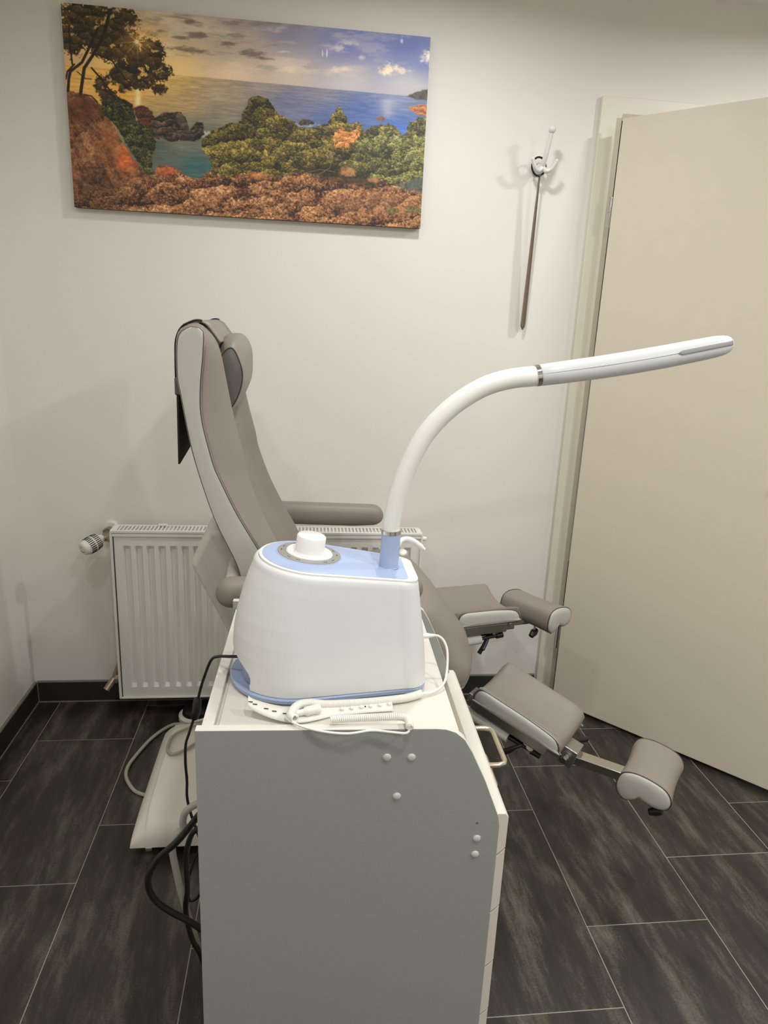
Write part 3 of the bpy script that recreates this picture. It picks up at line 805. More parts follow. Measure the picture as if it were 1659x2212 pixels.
# ---- strap of the head cushion over the top, weighted flap behind
SP = cr([(-.2700, 1.172), (-.2700, 1.2100), (-.2695, 1.2487), (-.2672, 1.285), (-.2560, 1.3105), (-.2380, 1.3225), (-.2200, 1.3280), (-.2030, 1.3220), (-.1880, 1.3040), (-.1740, 1.2850)], 6)
b = MB(); b.loft([[(p[0], y, p[1]) for p in SP] for y in (1.580, 1.70, 1.80, 1.900)], False, False, closed=False)
ob = b.build('strap', M_TAUPE, head); m_ = ob.modifiers.new('solid', 'SOLIDIFY'); m_.thickness = .004
for y_ in (1.579, 1.901):
    b = MB(); b.tube([(p[0] - .002, y_, p[1] + .001) for p in SP[:40]], .0024, 6); b.build('strap_edge', M_BLACK, head)
b = MB(); b.box((-.2755, 1.575, 1.168), (-.2605, 1.905, 1.208)); b.build('strap_loop', M_TAUPED, head, bevel=.004)
b = MB(); b.hexa([(-.2725, 1.572, 1.016), (-.2680, 1.572, 1.016), (-.2850, 1.90, 1.012), (-.2895, 1.90, 1.012), (-.2715, 1.575, 1.172), (-.2660, 1.575, 1.172), (-.2700, 1.90, 1.172), (-.2755, 1.90, 1.172)])
b.build('weighted_flap', M_FLAP, head, bevel=.0015)
# ---- seat
SEAT = cr([(-.110, .655), (-.02, .640), (.10, .655), (.20, .680), (.270, .692), (.315, .680), (.350, .642), (.388, .590), (.418, .545), (.432, .515), (.430, .490), (.412, .474), (.30, .500), (.10, .550), (-.10, .560), (-.135, .605)], 6, True)
scx, scz = .16, .58
def sring(y, k, dx): 
    return [(lerp(p[0], scx, k) + dx * max(0, (p[0] - .15) / .29), y, lerp(p[1], scz, k)) for p in SEAT]
rings = []
ss = [(0, .085, -.045), (.004, .055, -.036), (.014, .026, -.026), (.03, .006, -.014), (.06, 0, .000), (.12, 0, .018), (.24, 0, .030)]
rings = [sring(YN + d, k, dx) for d, k, dx in ss] + [sring(YF - d, k, dx) for d, k, dx in reversed(ss[:-1])]
b = MB(); b.loft(rings, True, True)
seat = b.build('seat', M_TAUPE, CH, angle=60)
b = MB(); b.loft([sring(YN + .001, .09, -.046), sring(YN - .003, .12, -.048), sring(YN - .005, .4, -.05)], True, True)
o = b.build('side_panel', M_LIGHTV, seat, angle=60); o['label'] = 'pale grey side panel'
# pale cap under the nose of the seat
NOSE = cr([(.418, .508), (.430, .503), (.437, .487), (.431, .464), (.410, .455), (.380, .468), (.390, .500)], 5, True)
b = MB()
def nring(y, k, dx): return [(lerp(p[0], .418, k) + dx, y, lerp(p[1], .488, k)) for p in NOSE]
nn = [(0, .5, -.034), (.006, .2, -.026), (.02, .05, -.018), (.05, 0, -.004), (.10, 0, .010), (.22, 0, .022)]
b.loft([nring(YN + .02 + d, k, dx) for d, k, dx in nn] + [nring(YF - .02 - d, k, dx) for d, k, dx in reversed(nn)], True, True)
o = b.build('nose_cap', M_LIGHTV, seat, angle=60); o['label'] = 'pale grey cap under the front edge'
# ---- lift column housing behind / under the seat
COLN = [(-.218, .850), (-.262, .762), (-.165, .560), (-.150, .300), (-.02, .300), (.10, .540), (-.03, .600), (-.085, .760), (-.130, .860)]
b = MB(); b.prism(COLN, lambda x, z, y: (x, y, z), 1.615, 1.865)
hs = b.build('lift_housing', M_HOUSE, CH, bevel=.018, seg=4)
b = MB(); b.box((-.15, 1.66, .09), (.03, 1.82, .32)); b.build('lift_column', M_HOUSE, CH, bevel=.02, seg=4)
# ---- arm rests
def armrest(y, rear, front, zr, zf, side):
    r_w, r_h = .030, .0335
    N = 44; rings = []
    for i in range(N + 1):
        t = .5 - .5 * math.cos(PI * i / N)
        s = 1.0
        dl = (front - rear) * t; dr_ = (front - rear) * (1 - t)
        for d_ in (dl, dr_):
            if d_ < .034: s = min(s, math.sqrt(max(0.0, 1 - ((.034 - d_) / .034) ** 2)))
        s = max(s, .05)
        x_ = rear + dl; zc = lerp(zr, zf, t)
        rings.append([(x_, y + r_w * s * math.copysign(abs(math.cos(a)) ** .8, math.cos(a)), zc + r_h * s * math.copysign(abs(math.sin(a)) ** .85, math.sin(a)) * (1.0 if t < .75 or math.sin(a) > 0 else lerp(1, .8, (t - .75) / .25))) for a in [2 * PI * k / 28 for k in range(28)]])
    b = MB(); b.loft(rings, True, True)
    ar = b.build('armrest', M_TAUPE, CH, angle=70)
    b = MB()
    zc = zr
    b.cyl((-.150, y + side * .020, zc - .006), (-.150, YC - side * .10, zc + .012), .0185, 24)
    b.build('arm_axle', M_HOUSE, ar)
    b = MB(); b.cyl((-.150, y + side * .024, zc + .0), (-.150, y + side * .034, zc + .0), .0215, 24); b.build('axle_collar', M_STEEL, ar)
    return ar
armrest(1.453, -.1815, .276, .7585, .766, 1)
armrest(2.033, -.120, .250, .780, .772, -1)
# ---- leg rests
def legrest(A, th, ph, L, W, fd, fz, frot, fW=.185, roll=0.0, tk=.6, kp=(.035, -.06, .030), er=.05):
    A = Vector(A)
    u = Vector((math.cos(th) * math.cos(ph), -math.sin(th) * math.cos(ph), -math.sin(ph)))
    w = Vector((math.sin(th), math.cos(th), 0))
    w = (w * math.cos(roll) + u.cross(w) * math.sin(roll)).normalized()
    nn = u.cross(w)
    if nn.z < 0: nn = -nn
    def X(a, c, h): return tuple(A + u * a + w * c + nn * h)
    # calf pad : gutter shaped top
    NU, NW = 28, 30
    def top(c, t):
        q = 2 * c / W - 1
        return .040 * (q * q) * (1.0 - tk * t) - .026 * (1 - tk * t) + .006 * t * tk * (1 - q * q)
    rings = []
    for i in range(NU + 1):
        t = i / NU; a = L * t
        e = 1.0
        if a < .018: e = math.sqrt(max(0, 1 - ((.018 - a) / .018) ** 2))
        if L - a < er: e = math.sqrt(max(0, 1 - ((er - (L - a)) / er) ** 2))
        e = max(e, .06)
        thick = .052
        ring = []
        for j in range(NW + 1):
            c = W * j / NW
            q = abs(2 * c / W - 1)
            ed = math.sqrt(max(0, 1 - max(0, (q - .72) / .28) ** 2))
            h = top(c, t)
            base = -.020
            ring.append(X(a, c, lerp(-.046, h, .45 + .55 * e * lerp(.70, 1, ed))))
        ring.append(X(a, W, -.038)); ring.append(X(a, W - .012, -.050))
        ring.append(X(a, .012, -.050)); ring.append(X(a, 0, -.038))
        rings.append(ring)
    b = MB(); b.loft(rings, True, True)
    pad = b.build('leg_rest', M_TAUPE, CH, angle=60)
    for (c, s) in ((0, -1), (W, 1)):
        pl = [(.006, -.022), (.012, -.004), (.03, .004)] + [(L * k, lerp(.005, .003, k)) for k in (.3, .6)] + [(L - .03, -.002), (L - .010, -.014), (L - .004, -.028), (L - .012, -.038), (.02, -.040), (.008, -.034)]
        ol = cr(pl, 4, True)
        cx_ = L * .5; cz_ = -.019
        dz_ = 0 if s < 0 else -.014
        r3 = lambda k, d: [X(lerp(p[0], cx_, k), c + s * d, lerp(p[1], cz_, k) + dz_) for p in ol]
        b = MB(); b.loft([r3(0, -.002), r3(.0, .0016), r3(.03, .005), r3(.2, .009), r3(.6, .010)], True, True)
        o = b.build('side_panel', M_LIGHTV, pad, angle=60); o['label'] = 'pale grey side panel'
        b = MB(); l_ = r3(0, .002); b.tube(l_ + [l_[0]], .0014, 6); b.build('piping', M_PIPING, pad)
        if s < 0:
            b = MB()
            for k in range(46):
                t0 = .06 + .86 * k / 46
                b.tube([X(L * t0, -.0005, .0072), X(L * (t0 + .012), -.0005, .0072)], .0008, 5)
            b.build('stitching', M_THREAD, pad)
    # bars
    cw = W / 2
    b = MB(); b.box((.0, .016, -.080), (L - .03, W - .016, -.0505), X); b.build('pad_carrier', M_STEEL, pad, bevel=.003)
    b = MB(); b.box((-.03, cw - .022, -.100), (L + .035, cw + .022, -.079), X)
    b.box((L - .005, cw - .026, -.104), (L + .035, cw + .026, -.052), X); b.build('guide_tube', M_STEEL, pad, bevel=.002)
    b = MB(); b.cyl(X(L + .012, cw - .027, -.080), X(L + .012, cw - .040, -.080), .012, 20).cyl(X(L + .012, cw - .040, -.080), X(L + .012, cw - .046, -.080), .009, 6)
    b.build('lock_bolt', M_CHROME, pad)
    b = MB(); b.cyl(X(-.03, .030, -.105), X(L * .48, .030, -.100), .015, 18); b.build('gas_spring_tube', M_HOUSE, pad)
    b = MB(); b.cyl(X(L * .47, .030, -.100), X(L * .80, .032, -.096), .0055, 12).cyl(X(L * .74, .032, -.097), X(L * .84, .032, -.095), .009, 14); b.build('gas_spring_rod', M_BLACK, pad)
    b = MB(); b.box((L * .45, cw - .060, -.098), (L * .80, cw - .048, -.078), X)
    b.tube(cr([X(L * .66, cw - .05, -.09), X(L * .60, cw - .07, -.105), X(L * .50, cw - .085, -.13)], 5), .0055, 10)
    b.build('release_lever', M_BLACK, pad, bevel=.002)
    b = MB(); b.tube([X(L * .62, cw - .06, -.100), X(L * .56, cw - .065, -.128), X(L * .50, cw - .066, -.150)], [.003, .006, .007], 10); b.build('trigger', M_BLACK, pad)
    b = MB(); b.cyl(X(L * .72, cw - .052, -.085), X(L * .72, cw - .070, -.085), .010, 18).cyl(X(L * .66, cw - .05, -.085), X(L * .66, cw - .064, -.085), .007, 6); b.build('pivot_nut', M_CHROME, pad)
    b = MB(); b.tube([X(L + .01, cw + .026, -.078), X(L + .01, cw + .060, -.078), X(L + .028, cw + .095, -.080)], [.005, .0075, .0075], 10); b.build('clamp_lever', M_BLACK, pad)
    # foot rest on an extension bar
    F0 = A + u * (L + .02) + w * cw + nn * -.085
    F1 = Vector(fd) - Vector((0, 0, .030))
    b = MB()
    d_ = (F1 - F0); d_n = d_.normalized(); sw = w * .0175; hn = d_n.cross(w).normalized()
    if hn.z < 0: hn = -hn
    p0, p1 = F0 - d_n * .03, F1 + d_n * .035
    b.hexa([tuple(p0 - sw - hn * .012), tuple(p1 - sw - hn * .012), tuple(p1 + sw - hn * .012), tuple(p0 + sw - hn * .012), tuple(p0 - sw + hn * .012), tuple(p1 - sw + hn * .012), tuple(p1 + sw + hn * .012), tuple(p0 + sw + hn * .012)])
    bar = b.build('extension_bar', M_CHROME, CH, bevel=.002)
    # foot cushion : kidney shaped section, saddle along its length
    fu = Vector((math.cos(frot), -math.sin(frot), 0)); fw = Vector((math.sin(frot), math.cos(frot), 0))
    fs_ = Vector((fu.x * math.cos(.06), fu.y * math.cos(.06), -math.sin(.06))); fn = fs_.cross(fw)
    if fn.z < 0: fn = -fn
    KID = cr([(-.062, -.002), (-.052, .026), (-.022, .036), (.020, .032), (.050, .020), (.064, -.004), (.056, -.026), (.030, -.032), (.004, -.026), (-.008, -.022), (-.018, -.034), (-.040, -.042), (-.058, -.026)], 5, True)
    FC = Vector(fd)
    def kr(c, k): return [tuple(FC + fs_ * (p[0] * k) + fw * c + fn * (p[1] * (k if p[1] < 0 else k))) for p in KID]
    b = MB(); NS = 20; rings = []
    for i in range(NS + 1):
        t = i / NS; c = (t - .5) * fW
        q = abs(2 * t - 1)
        k = .935 + .08 * q * q if q < .9 else lerp(.997, .985, (q - .9) / .1)
        rings.append(kr(c, k))
    b.loft(rings, True, True)
    ft = b.build('foot_cushion', M_TAUPE, CH, angle=60)
    for s in (-1, 1):
        b = MB(); b.loft([kr(s * (fW / 2 - .001), .965), kr(s * (fW / 2 + .003), .955), kr(s * (fW / 2 + .007), .85), kr(s * (fW / 2 + .009), .5)], True, True)
        o = b.build('end_panel', M_LIGHTV, ft, angle=60); o['label'] = 'pale grey end panel'
        l_ = kr(s * (fW / 2 + .001), .985); b = MB(); b.tube(l_ + [l_[0]], .0015, 6); b.build('piping', M_PIPING, ft)
    b = MB()
    k0 = FC + fs_ * kp[0] - fn * kp[2] + fw * kp[1]
    b.tube([tuple(k0), tuple(k0 - fn * .022)], .004, 10)
    b.build('knob_stem', M_CHROME, ft)
    b = MB(); b.tube([tuple(k0 - fn * .018 + fs_ * .012), tuple(k0 - fn * .024), tuple(k0 - fn * .034 - fs_ * .014)], [.008, .012, .008], 12); b.build('clamp_knob', M_BLACK, ft)
legrest((.462, 1.602, .432), math.radians(40.1), math.radians(15.6), .255, .185, (.852, 1.382, .318), .318, math.radians(38), .165)
legrest((.448, 1.815, .540), math.radians(-15), math.radians(1.0), .215, .200, (.742, 1.985,   .486), .49, math.radians(-36), .180, tk=.05, kp=(-.035, -.03, .038), er=.016)
# ---- pivot block under the seat front
b = MB(); b.box((.30, 1.66, .33), (.43, 1.86, .42)); b.build('leg_pivot', M_STEEL, CH, bevel=.01)
# ---- base foot cover
def bc(i):
    return i
ys = [1.535, 1.542, 1.56, 1.60, 1.66, 1.80, 1.93, 1.985, 2.005, 2.01]
hs_ = [.055, .075, .092, .104, .110, .112, .110, .100, .080, .055]
rings = []
for y_, h_ in zip(ys, hs_):
    xa, xb = -.418, .16
    z0 = .030
    pr = [(xa, z0), (xa + .002, z0 + (h_ - z0) * .35), (xa + .012, z0 + (h_ - z0) * .62), (xa + .035, z0 + (h_ - z0) * .88), (xa + .070, h_), (-.10, h_ + .006), (xb - .05, h_), (xb - .012, z0 + (h_ - z0) * .6), (xb, z0)]
    rings.append([(p[0], y_, p[1]) for p in cr(pr, 4)])
b = MB(); b.loft(rings, True, True)
basec = b.build('foot_cover', M_BASE, CH, angle=60)
b = MB(); b.tube([(-.14, 1.74, .108), (-.14, 1.74, .120), (-.14, 1.74, .126)], [.14, .135, .10], 40); b.build('column_boot', M_BASE, CH, angle=40)
for (x_, y_) in ((-.375, 1.56), (-.36, 1.97), (.12, 1.56), (.12, 1.97)):
    b = MB(); b.cyl((x_ - .008, y_, .013), (x_ + .008, y_, .013), .013, 20); b.cyl((x_, y_, .02), (x_, y_, .034), .006, 12); b.build('caster', M_CHROME, CH)

# ================================================================== TROLLEY CABINET
ca = math.radians(-1.5)
CO = Vector((-.1516, .9336, 0)); CU = Vector((math.cos(ca), math.sin(ca), 0)); CV = Vector((-math.sin(ca), math.cos(ca), 0))
def K(u, v, z): return tuple(CO + CU * u + CV * v + Vector((0, 0, z)))
TR = empty('trolley_cabinet', K(.24, .24, 0), 'light grey drawer trolley with raised side panels standing in the foreground', 'cabinet')
arc = [(.362, .7500), (.378, .7485), (.393, .7430), (.408, .7300), (.4216, .7072)]
PAN = [(0, .095), (0, .750)] + arc + [(.4474, .6533), (.4735, .588), (.4766, .5700), (.4766, .095)]
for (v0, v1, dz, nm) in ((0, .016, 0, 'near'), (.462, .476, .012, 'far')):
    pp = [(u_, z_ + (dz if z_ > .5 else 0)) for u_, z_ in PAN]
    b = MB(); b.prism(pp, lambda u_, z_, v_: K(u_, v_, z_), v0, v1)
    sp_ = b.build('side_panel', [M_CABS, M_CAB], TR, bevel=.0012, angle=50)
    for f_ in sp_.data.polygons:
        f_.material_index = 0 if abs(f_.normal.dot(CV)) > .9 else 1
b = MB(); b.box((.006, .016, .095), (.024, .462, .744), K); b.build('back_panel', M_CAB, TR, bevel=.001)
b = MB(); b.box((.030, .016, .690), (.401, .462, .7375), K); b.box((.024, .016, .690), (.030, .462, .733), K); b.build('tray_top', M_CAB, TR, bevel=.0015)
b = MB(); b.box((.401, .016, .545), (.462, .462, .563), K); b.build('ledge', M_CAB, TR, bevel=.001)
b = MB(); b.box((.395, .017, .563), (.401, .461, .700), K); b.build('riser', M_CAB, TR)
b = MB(); b.box((.024, .016, .095), (.462, .462, .113), K); b.box((.455, .016, .113), (.460, .462, .545), K); b.build('carcass', M_CAB, TR)
joints = [.594, .527, .413, .297, .190, .100]
for i in range(5):
    zt, zb = joints[i] - .001, joints[i + 1] + .0015
    pr = [(.4635, zb - .013), (.4635, zt - .016), (.4770, zt - .0145), (.4865, zt - .004), (.4900, zt), (.4905, zb + .001), (.4870, zb - .004), (.4775, zb - .0135)]
    if i == 0: pr[1:5] = [(.4635, zt - .004), (.4735, zt + .0005), (.4850, zt + .0005), (.4905, zt - .006)]
    b = MB(); b.prism(pr, lambda u_, z_, v_: K(u_, v_, z_), .0005 if i else .001, .4755)
    dw = b.build('drawer', M_CAB, TR, bevel=.001)
    zh = (zt + zb) / 2 + (.022 if i == 0 else .03)
    hp = [(.4890, .142), (.508, .142), (.520, .146), (.5235, .156), (.5235, .20), (.5235, .246), (.520, .256), (.508, .260), (.4890, .260)]
    b = MB(); b.tube([K(p[0], p[1] + (0 if i == 0 else .04), zh) for p in hp], .0048, 12); b.build('handle', M_HANDLE, dw, angle=60)
for (u_, z_) in ((.2884, .7009), (.3264, .7004), (.3069, .6307), (.4411, .5483), (.4405, .5178)):
    b = MB()
    b.tube([K(u_, 0, z_), K(u_, -.0014, z_), K(u_, -.0026, z_), K(u_, -.0032, z_)], [.0066, .0062, .0045, .0015], 24)
    b.build('screw_cap', M_CAP, TR, angle=80)
b = MB()
for (u_, z_) in ((.4378, .5775), (.4405, .5780), (.4392, .5765), (.4385, .5786)): b.cyl(K(u_, 0, z_), K(u_, -.0003, z_), .0009, 8)
b.build('small_stain', M_TAUPED, TR)
for (u_, v_) in ((.05, .05), (.42, .05), (.05, .43), (.42, .43)):
    b = MB(); b.cyl(K(u_, v_ - .011, .030), K(u_, v_ + .011, .030), .030, 28).box((u_ - .012, v_ - .016, .04), (u_ + .012, v_ + .016, .095), K)
    b.build('caster', M_BLACK, TR, bevel=.002)

# ================================================================== STEAM UNIT ON THE TROLLEY
ZT = .7375
SU = empty('facial_steamer', (.05, 1.12, ZT), 'white and pale blue steaming device with curved arm standing on the trolley', 'device')
def outline(xl, R, xr, r, rc, cy=1.124, n=320, sk=0.0):
    """pear shaped plan: round left end, rounded square right end"""
    pts = []
    cl = xl + R
    d = (xr - rc) - cl
    al = math.asin((R - r) / d) if d > 0 else 0
    k = 40
    for i in range(k + 1):
        a = PI / 2 - al + (PI + 2 * al) * i / k
        pts.append((cl + R * math.cos(a), cy + R * math.sin(a)))
    for i in range(13):
        a = -PI / 2 - al + (PI / 2 + al) * i / 12
        pts.append((xr - rc + rc * math.cos(a), cy - (r - rc) + rc * math.sin(a)))
    for i in range(13):
        a = (PI / 2 + al) * i / 12
        pts.append((xr - rc + rc * math.cos(a), cy + (r - rc) + rc * math.sin(a)))
    rs = resample(pts, n, True)
    # start at the leftmost point
    i0 = min(range(n), key=lambda i: rs[i][0])
    return rs[i0:] + rs[:i0]
def topz(x): return .965 - .12 * (x + .05)
def oring(xl, R, xr, r, rc, z, tilt, cy=1.124):
    return [(p[0], p[1], lerp(z, topz(p[0]), tilt)) for p in outline(xl, R, xr, r, rc, cy)]
NO = 320
# base dish
b = MB()
b.loft([oring(-.110, .102, .212, .074, .03, ZT + .0005, 0), oring(-.117, .1085, .217, .079, .032, ZT + .004, 0), oring(-.118, .1095, .218, .080, .032, ZT + .010, 0), oring(-.116, .1075, .216, .078, .03, ZT + .012, 0)], True, True)
dish = b.build('base_dish', M_BLUED, SU, angle=40)
b = MB(); b.loft([oring(-.098, .092, .200, .068, .03, ZT + .011, 0), oring(-.096, .090, .196, .066, .03, .822, 0)], False, True); b.build('inner_wall', M_BLUED, dish)
# housing
LV = [(.7500, -.1120, .1062, .2185, .0800, .034), (.765, -.1122, .1060, .2180, .0795, .036), (.785, -.1125, .1055, .2165, .0800, .038), (.805, -.1125, .1050, .2150, .0795, .038), (.830, -.1105, .1035, .2125, .078, .038), (.860, -.1045, .1005, .2085, .076, .036), (.890, -.0955, .0965, .2045, .0735, .035), (.915, -.0868, .0930, .2015, .071, .034), (.935, -.0780, .0895, .1990, .069, .033)]
rings = []
fine = []
for (a, b2) in zip(LV, LV[1:]):
    for j in range(9): fine.append(tuple(lerp(p, q, j / 9) for p, q in zip(a, b2)))
fine.append(LV[-1])
for q in fine:
    tl = max(0, (q[0] - .7515) / (.9510 - .7515))
    rings.append([(p[0], p[1], q[0] + (topz(p[0]) - .951) * tl ** 1.3) for p in outline(q[1], q[2], q[3], q[4], q[5])])
for (dx, dzz) in ((.0012, .006), (.0035, .0105), (.007, .0130), (.0095, .0137)):
    q = LV[-1]
    rings.append([(p[0], p[1], q[0] + (topz(p[0]) - .951) * .9 + dzz) for p in outline(q[1] + dx, q[2] - dx, q[3] - dx, q[4] - dx, q[5] - dx)])
nl = len(rings)
b = MB(); vs = []; fs = []
for r_ in rings:
    zk = r_[0][2]
    lim = 30 * (1 - max(0, (zk - .776) / .036) ** 1.6) if zk < .812 else 0     # arched opening for the cable at the round end
    lim = max(lim, 0)
    for i in range(NO + 1):
        t = lim + (NO - 2 * lim) * i / NO
        i0 = int(t) % NO; f = t - int(t)
        p, q = r_[i0], r_[(i0 + 1) % NO]
        vs.append(tuple(lerp(p[c], q[c], f) for c in range(3)))
for k in range(nl - 1):
    for i in range(NO):
        fs.append((k * (NO + 1) + i, k * (NO + 1) + i + 1, (k + 1) * (NO + 1) + i + 1, (k + 1) * (NO + 1) + i))
b.add(vs, fs)
M_RIM = M_BLUED
hs = b.build('housing', [M_WHITE, M_RIM], SU, angle=50)
sm_ = hs.modifiers.new('solid', 'SOLIDIFY'); sm_.thickness = .003; sm_.offset = -1; sm_.material_offset_rim = 1
me_ = hs.data
bm = bmesh.new(); bm.from_mesh(me_); loose = [v for v in bm.verts if not v.link_faces]; bmesh.ops.delete(bm, geom=loose, context='VERTS'); bm.to_mesh(me_); bm.free()
# top panel
zoff = -.0012
def tring(xl, R, xr, r, rc, dz): return [(p[0], p[1], topz(p[0]) + dz) for p in outline(xl, R, xr, r, rc)]
b = MB(); b.loft([tring(-.068, .082, .1965, .0635, .026, -.012), tring(-.068, .082, .1965, .0635, .026, zoff + .0002), tring(-.066, .080, .1945, .0615, .024, zoff + .0010)], True, True)
b.build('top_rim', M_WHITEG, SU, angle=60)
b = MB(); b.loft([tring(-.0625, .0768, .1790, .0580, .014, -.004), tring(-.0625, .0768, .1790, .0580, .014, .0005), tring(-.061, .0755, .1775, .0565, .013, .0011)], True, True)
tp = b.build('top_panel', M_BLUE, SU, angle=60); tp['label'] = 'pale blue top panel'
b = MB(); b.box((.1255, 1.066, topz(.1255) - .001), (.1262, 1.183, topz(.1255) + .0012)); b.build('panel_seam', M_BLUED, tp)
# dial
nT = Vector((.12, 0, 1)).normalized(); tX = Vector((1, 0, -.12)).normalized(); tY = Vector((0, 1, 0))
DC = Vector((.0155, 1.136, topz(.0155) + .0008))
def disc(r0, r1, h0, h1, bev=.0015, n=64):
    b = MB()
    pr = [(r1, h0), (r1, h1 - bev), (r1 - bev, h1), (r0 + 1e-4, h1)]
    b.loft([[tuple(DC + nT * h + (tX * math.cos(2 * PI * k / n) + tY * math.sin(2 * PI * k / n)) * r) for k in range(n)] for r, h in pr], True, True)
    return b
disc(.001, .0570, 0, .0012, .0006).build('dial_seat', M_BLUE, tp)
ring = disc(.001, .0545, .0005, .0022, .0006).build('dial_ring', M_RING, SU); ring['label'] = 'grey dial ring'
for a in (0.05, .5, 1.1, 2.1, 2.75, 3.14, 3.9, 4.3, 5.3, 5.7):
    b = MB()
    for dd in (-.05, .05):
        c = DC + nT * .0022 + (tX * math.cos(a + dd) + tY * math.sin(a + dd)) * .0475
        b.cyl(c, c + nT * .0003, .0010, 10)
    c0 = DC + nT * .0022 + (tX * math.cos(a - .05) + tY * math.sin(a - .05)) * .0475
    b.cyl(c0 + nT * .0001, c + nT * .0001, .0002, 6)
    b.build('dial_mark', M_GAP, ring)
disc(.001, .0400, .001, .0055, .002).build('knob_collar', M_WHITEG, SU)
kb = disc(.001, .0248, .004, .0340, .0022).build('control_knob', M_WHITEG, SU, angle=50)
# socket, arm and head
AX = [(.1515, 1.12, .930), (.1520, 1.12, .965), (.1524, 1.12, 1.0024), (.1518, 1.12, 1.0146), (.1560, 1.12, 1.047), (.1621, 1.12, 1.0750), (.1774, 1.12, 1.1224), (.2029, 1.12, 1.1730), (.2407, 1.12, 1.2156), (.2880, 1.12, 1.2484), (.3327, 1.12, 1.2640), (.3770, 1.12, 1.2707)]
b = MB(); b.tube([(.1500, 1.12, topz(.15) - .006), (.1520, 1.12, .975), (.1526, 1.12, 1.0020), (.1526, 1.12, 1.0022)], [.0164, .0163, .0160, .0150], 40)
b.build('arm_socket', M_BLUE, SU, angle=50)
b = MB(); b.tube([(.150, 1.12, topz(.15) + .0008), (.150, 1.12, topz(.15) + .0022)], [.0192, .0180], 40); b.build('socket_rim', M_BLUED, tp)
apts = cr(AX[2:], 8)
b = MB(); b.tube(apts, [lerp(.0143, .0163, i / (len(apts) - 1)) for i in range(len(apts))], 40)
arm = b.build('steam_arm', M_ARM, SU, angle=60)
b = MB(); b.tube([(.1526, 1.12, 1.0005), (.1526, 1.12, 1.0010), (.1524, 1.12, 1.0075), (.1524, 1.12, 1.0080)], [.0150, .0166, .0166, .0150], 40); b.build('chrome_ring', M_CHROME, arm, angle=50)
hd0, hd1 = Vector((.3770, 1.12, 1.2710)), Vector((.7040, 1.117, 1.3355))
hdv = (hd1 - hd0).normalized()
b = MB(); b.tube([hd0 - hdv * .002, hd0 - hdv * .0015, hd0 + hdv * .0055, hd0 + hdv * .006], [.0162, .0176, .0178, .0165], 40); b.build('chrome_ring', M_CHROME, arm, angle=50)
LN = (hd1 - hd0).length
hpts, hr = [], []
for (s, r) in ((.006, .0165), (.0075, .0174), (.05, .0181), (.10, .0186), (.16, .0189), (.22, .0189), (.28, .0183), (.305, .0176), (.318, .0160), (.326, .0135), (.3305, .0100), (.333, .0050), (.3338, .0012)):
    sag = -.004 * math.sin(PI * min(1, s / .33))
    hpts.append(hd0 + hdv * s + Vector((0, 0, sag))); hr.append(r)
hh = cr([(p.x, p.y, p.z, r) for p, r in zip(hpts, hr)], 4) if False else None
b = MB(); b.tube(hpts, hr, 48)
hdn = b.build('steam_head', M_HEAD, SU, angle=70)
upv = (Vector((0, 0, 1)) - hdv * hdv.z).normalized(); sv = Vector((0, -1, 0))
def slot(s0, s1, ang, w_, rad_off, mb):
    N = 16; rows = []
    for i in range(N + 1):
        s = lerp(s0, s1, i / N)
        rr_ = np.interp(s, [.006, .10, .22, .28, .305, .318, .326], [.0170, .0186, .0189, .0183, .0176, .0160, .0135])
        sag = -.004 * math.sin(PI * min(1, s / .33))
        e = 1.0
        if s - s0 < w_: e = math.sqrt(max(.02, 1 - ((w_ - (s - s0)) / w_) ** 2))
        row = []
        for j in range(7):
            a = ang + (j - 3) / 3 * (w_ * e / rr_)
            row.append(tuple(hd0 + hdv * s + Vector((0, 0, sag)) + (sv * math.cos(a) + upv * math.sin(a)) * (rr_ + rad_off)))
        rows.append(row)
    mb.loft(rows, False, False, closed=False)
b = MB(); slot(.232, .326, .20, .0033, .0005, b)
ob = b.build('head_slot', M_SLOT, hdn); m_ = ob.modifiers.new('solid', 'SOLIDIFY'); m_.thickness = .001
b = MB(); slot(.008, .232, .20, .0003, .0002, b); ob = b.build('head_seam', M_SLOT, hdn); m_ = ob.modifiers.new('solid', 'SOLIDIFY'); m_.thickness = .0004
# white holder behind the arm
b = MB()
hpth = cr([(.168, 1.185, .934), (.176, 1.193, .958), (.190, 1.198, .966), (.207, 1.200, .960), (.226, 1.200, .945)], 6)
b.tube(hpth, [.007] * 8 + [.0062] * (len(hpth) - 10) + [.0045, .004], 14, flat=.8)
b.build('rest_hook', M_WHITEG, SU, angle=60)
b = MB(); b.sphere((.185, 1.195, .941), .009, s=(1, 1, .7)); b.build('rest_button', M_WHITEG, SU)

# ================================================================== CABLES ON THE TROLLEY
def cable(name, pts, r, m, label, k=10, n=10):
    b = MB(); b.tube(cr(pts, k), r, n)
    o = b.build(name, m, angle=70)
    tag(o, label, 'cable')
    return o
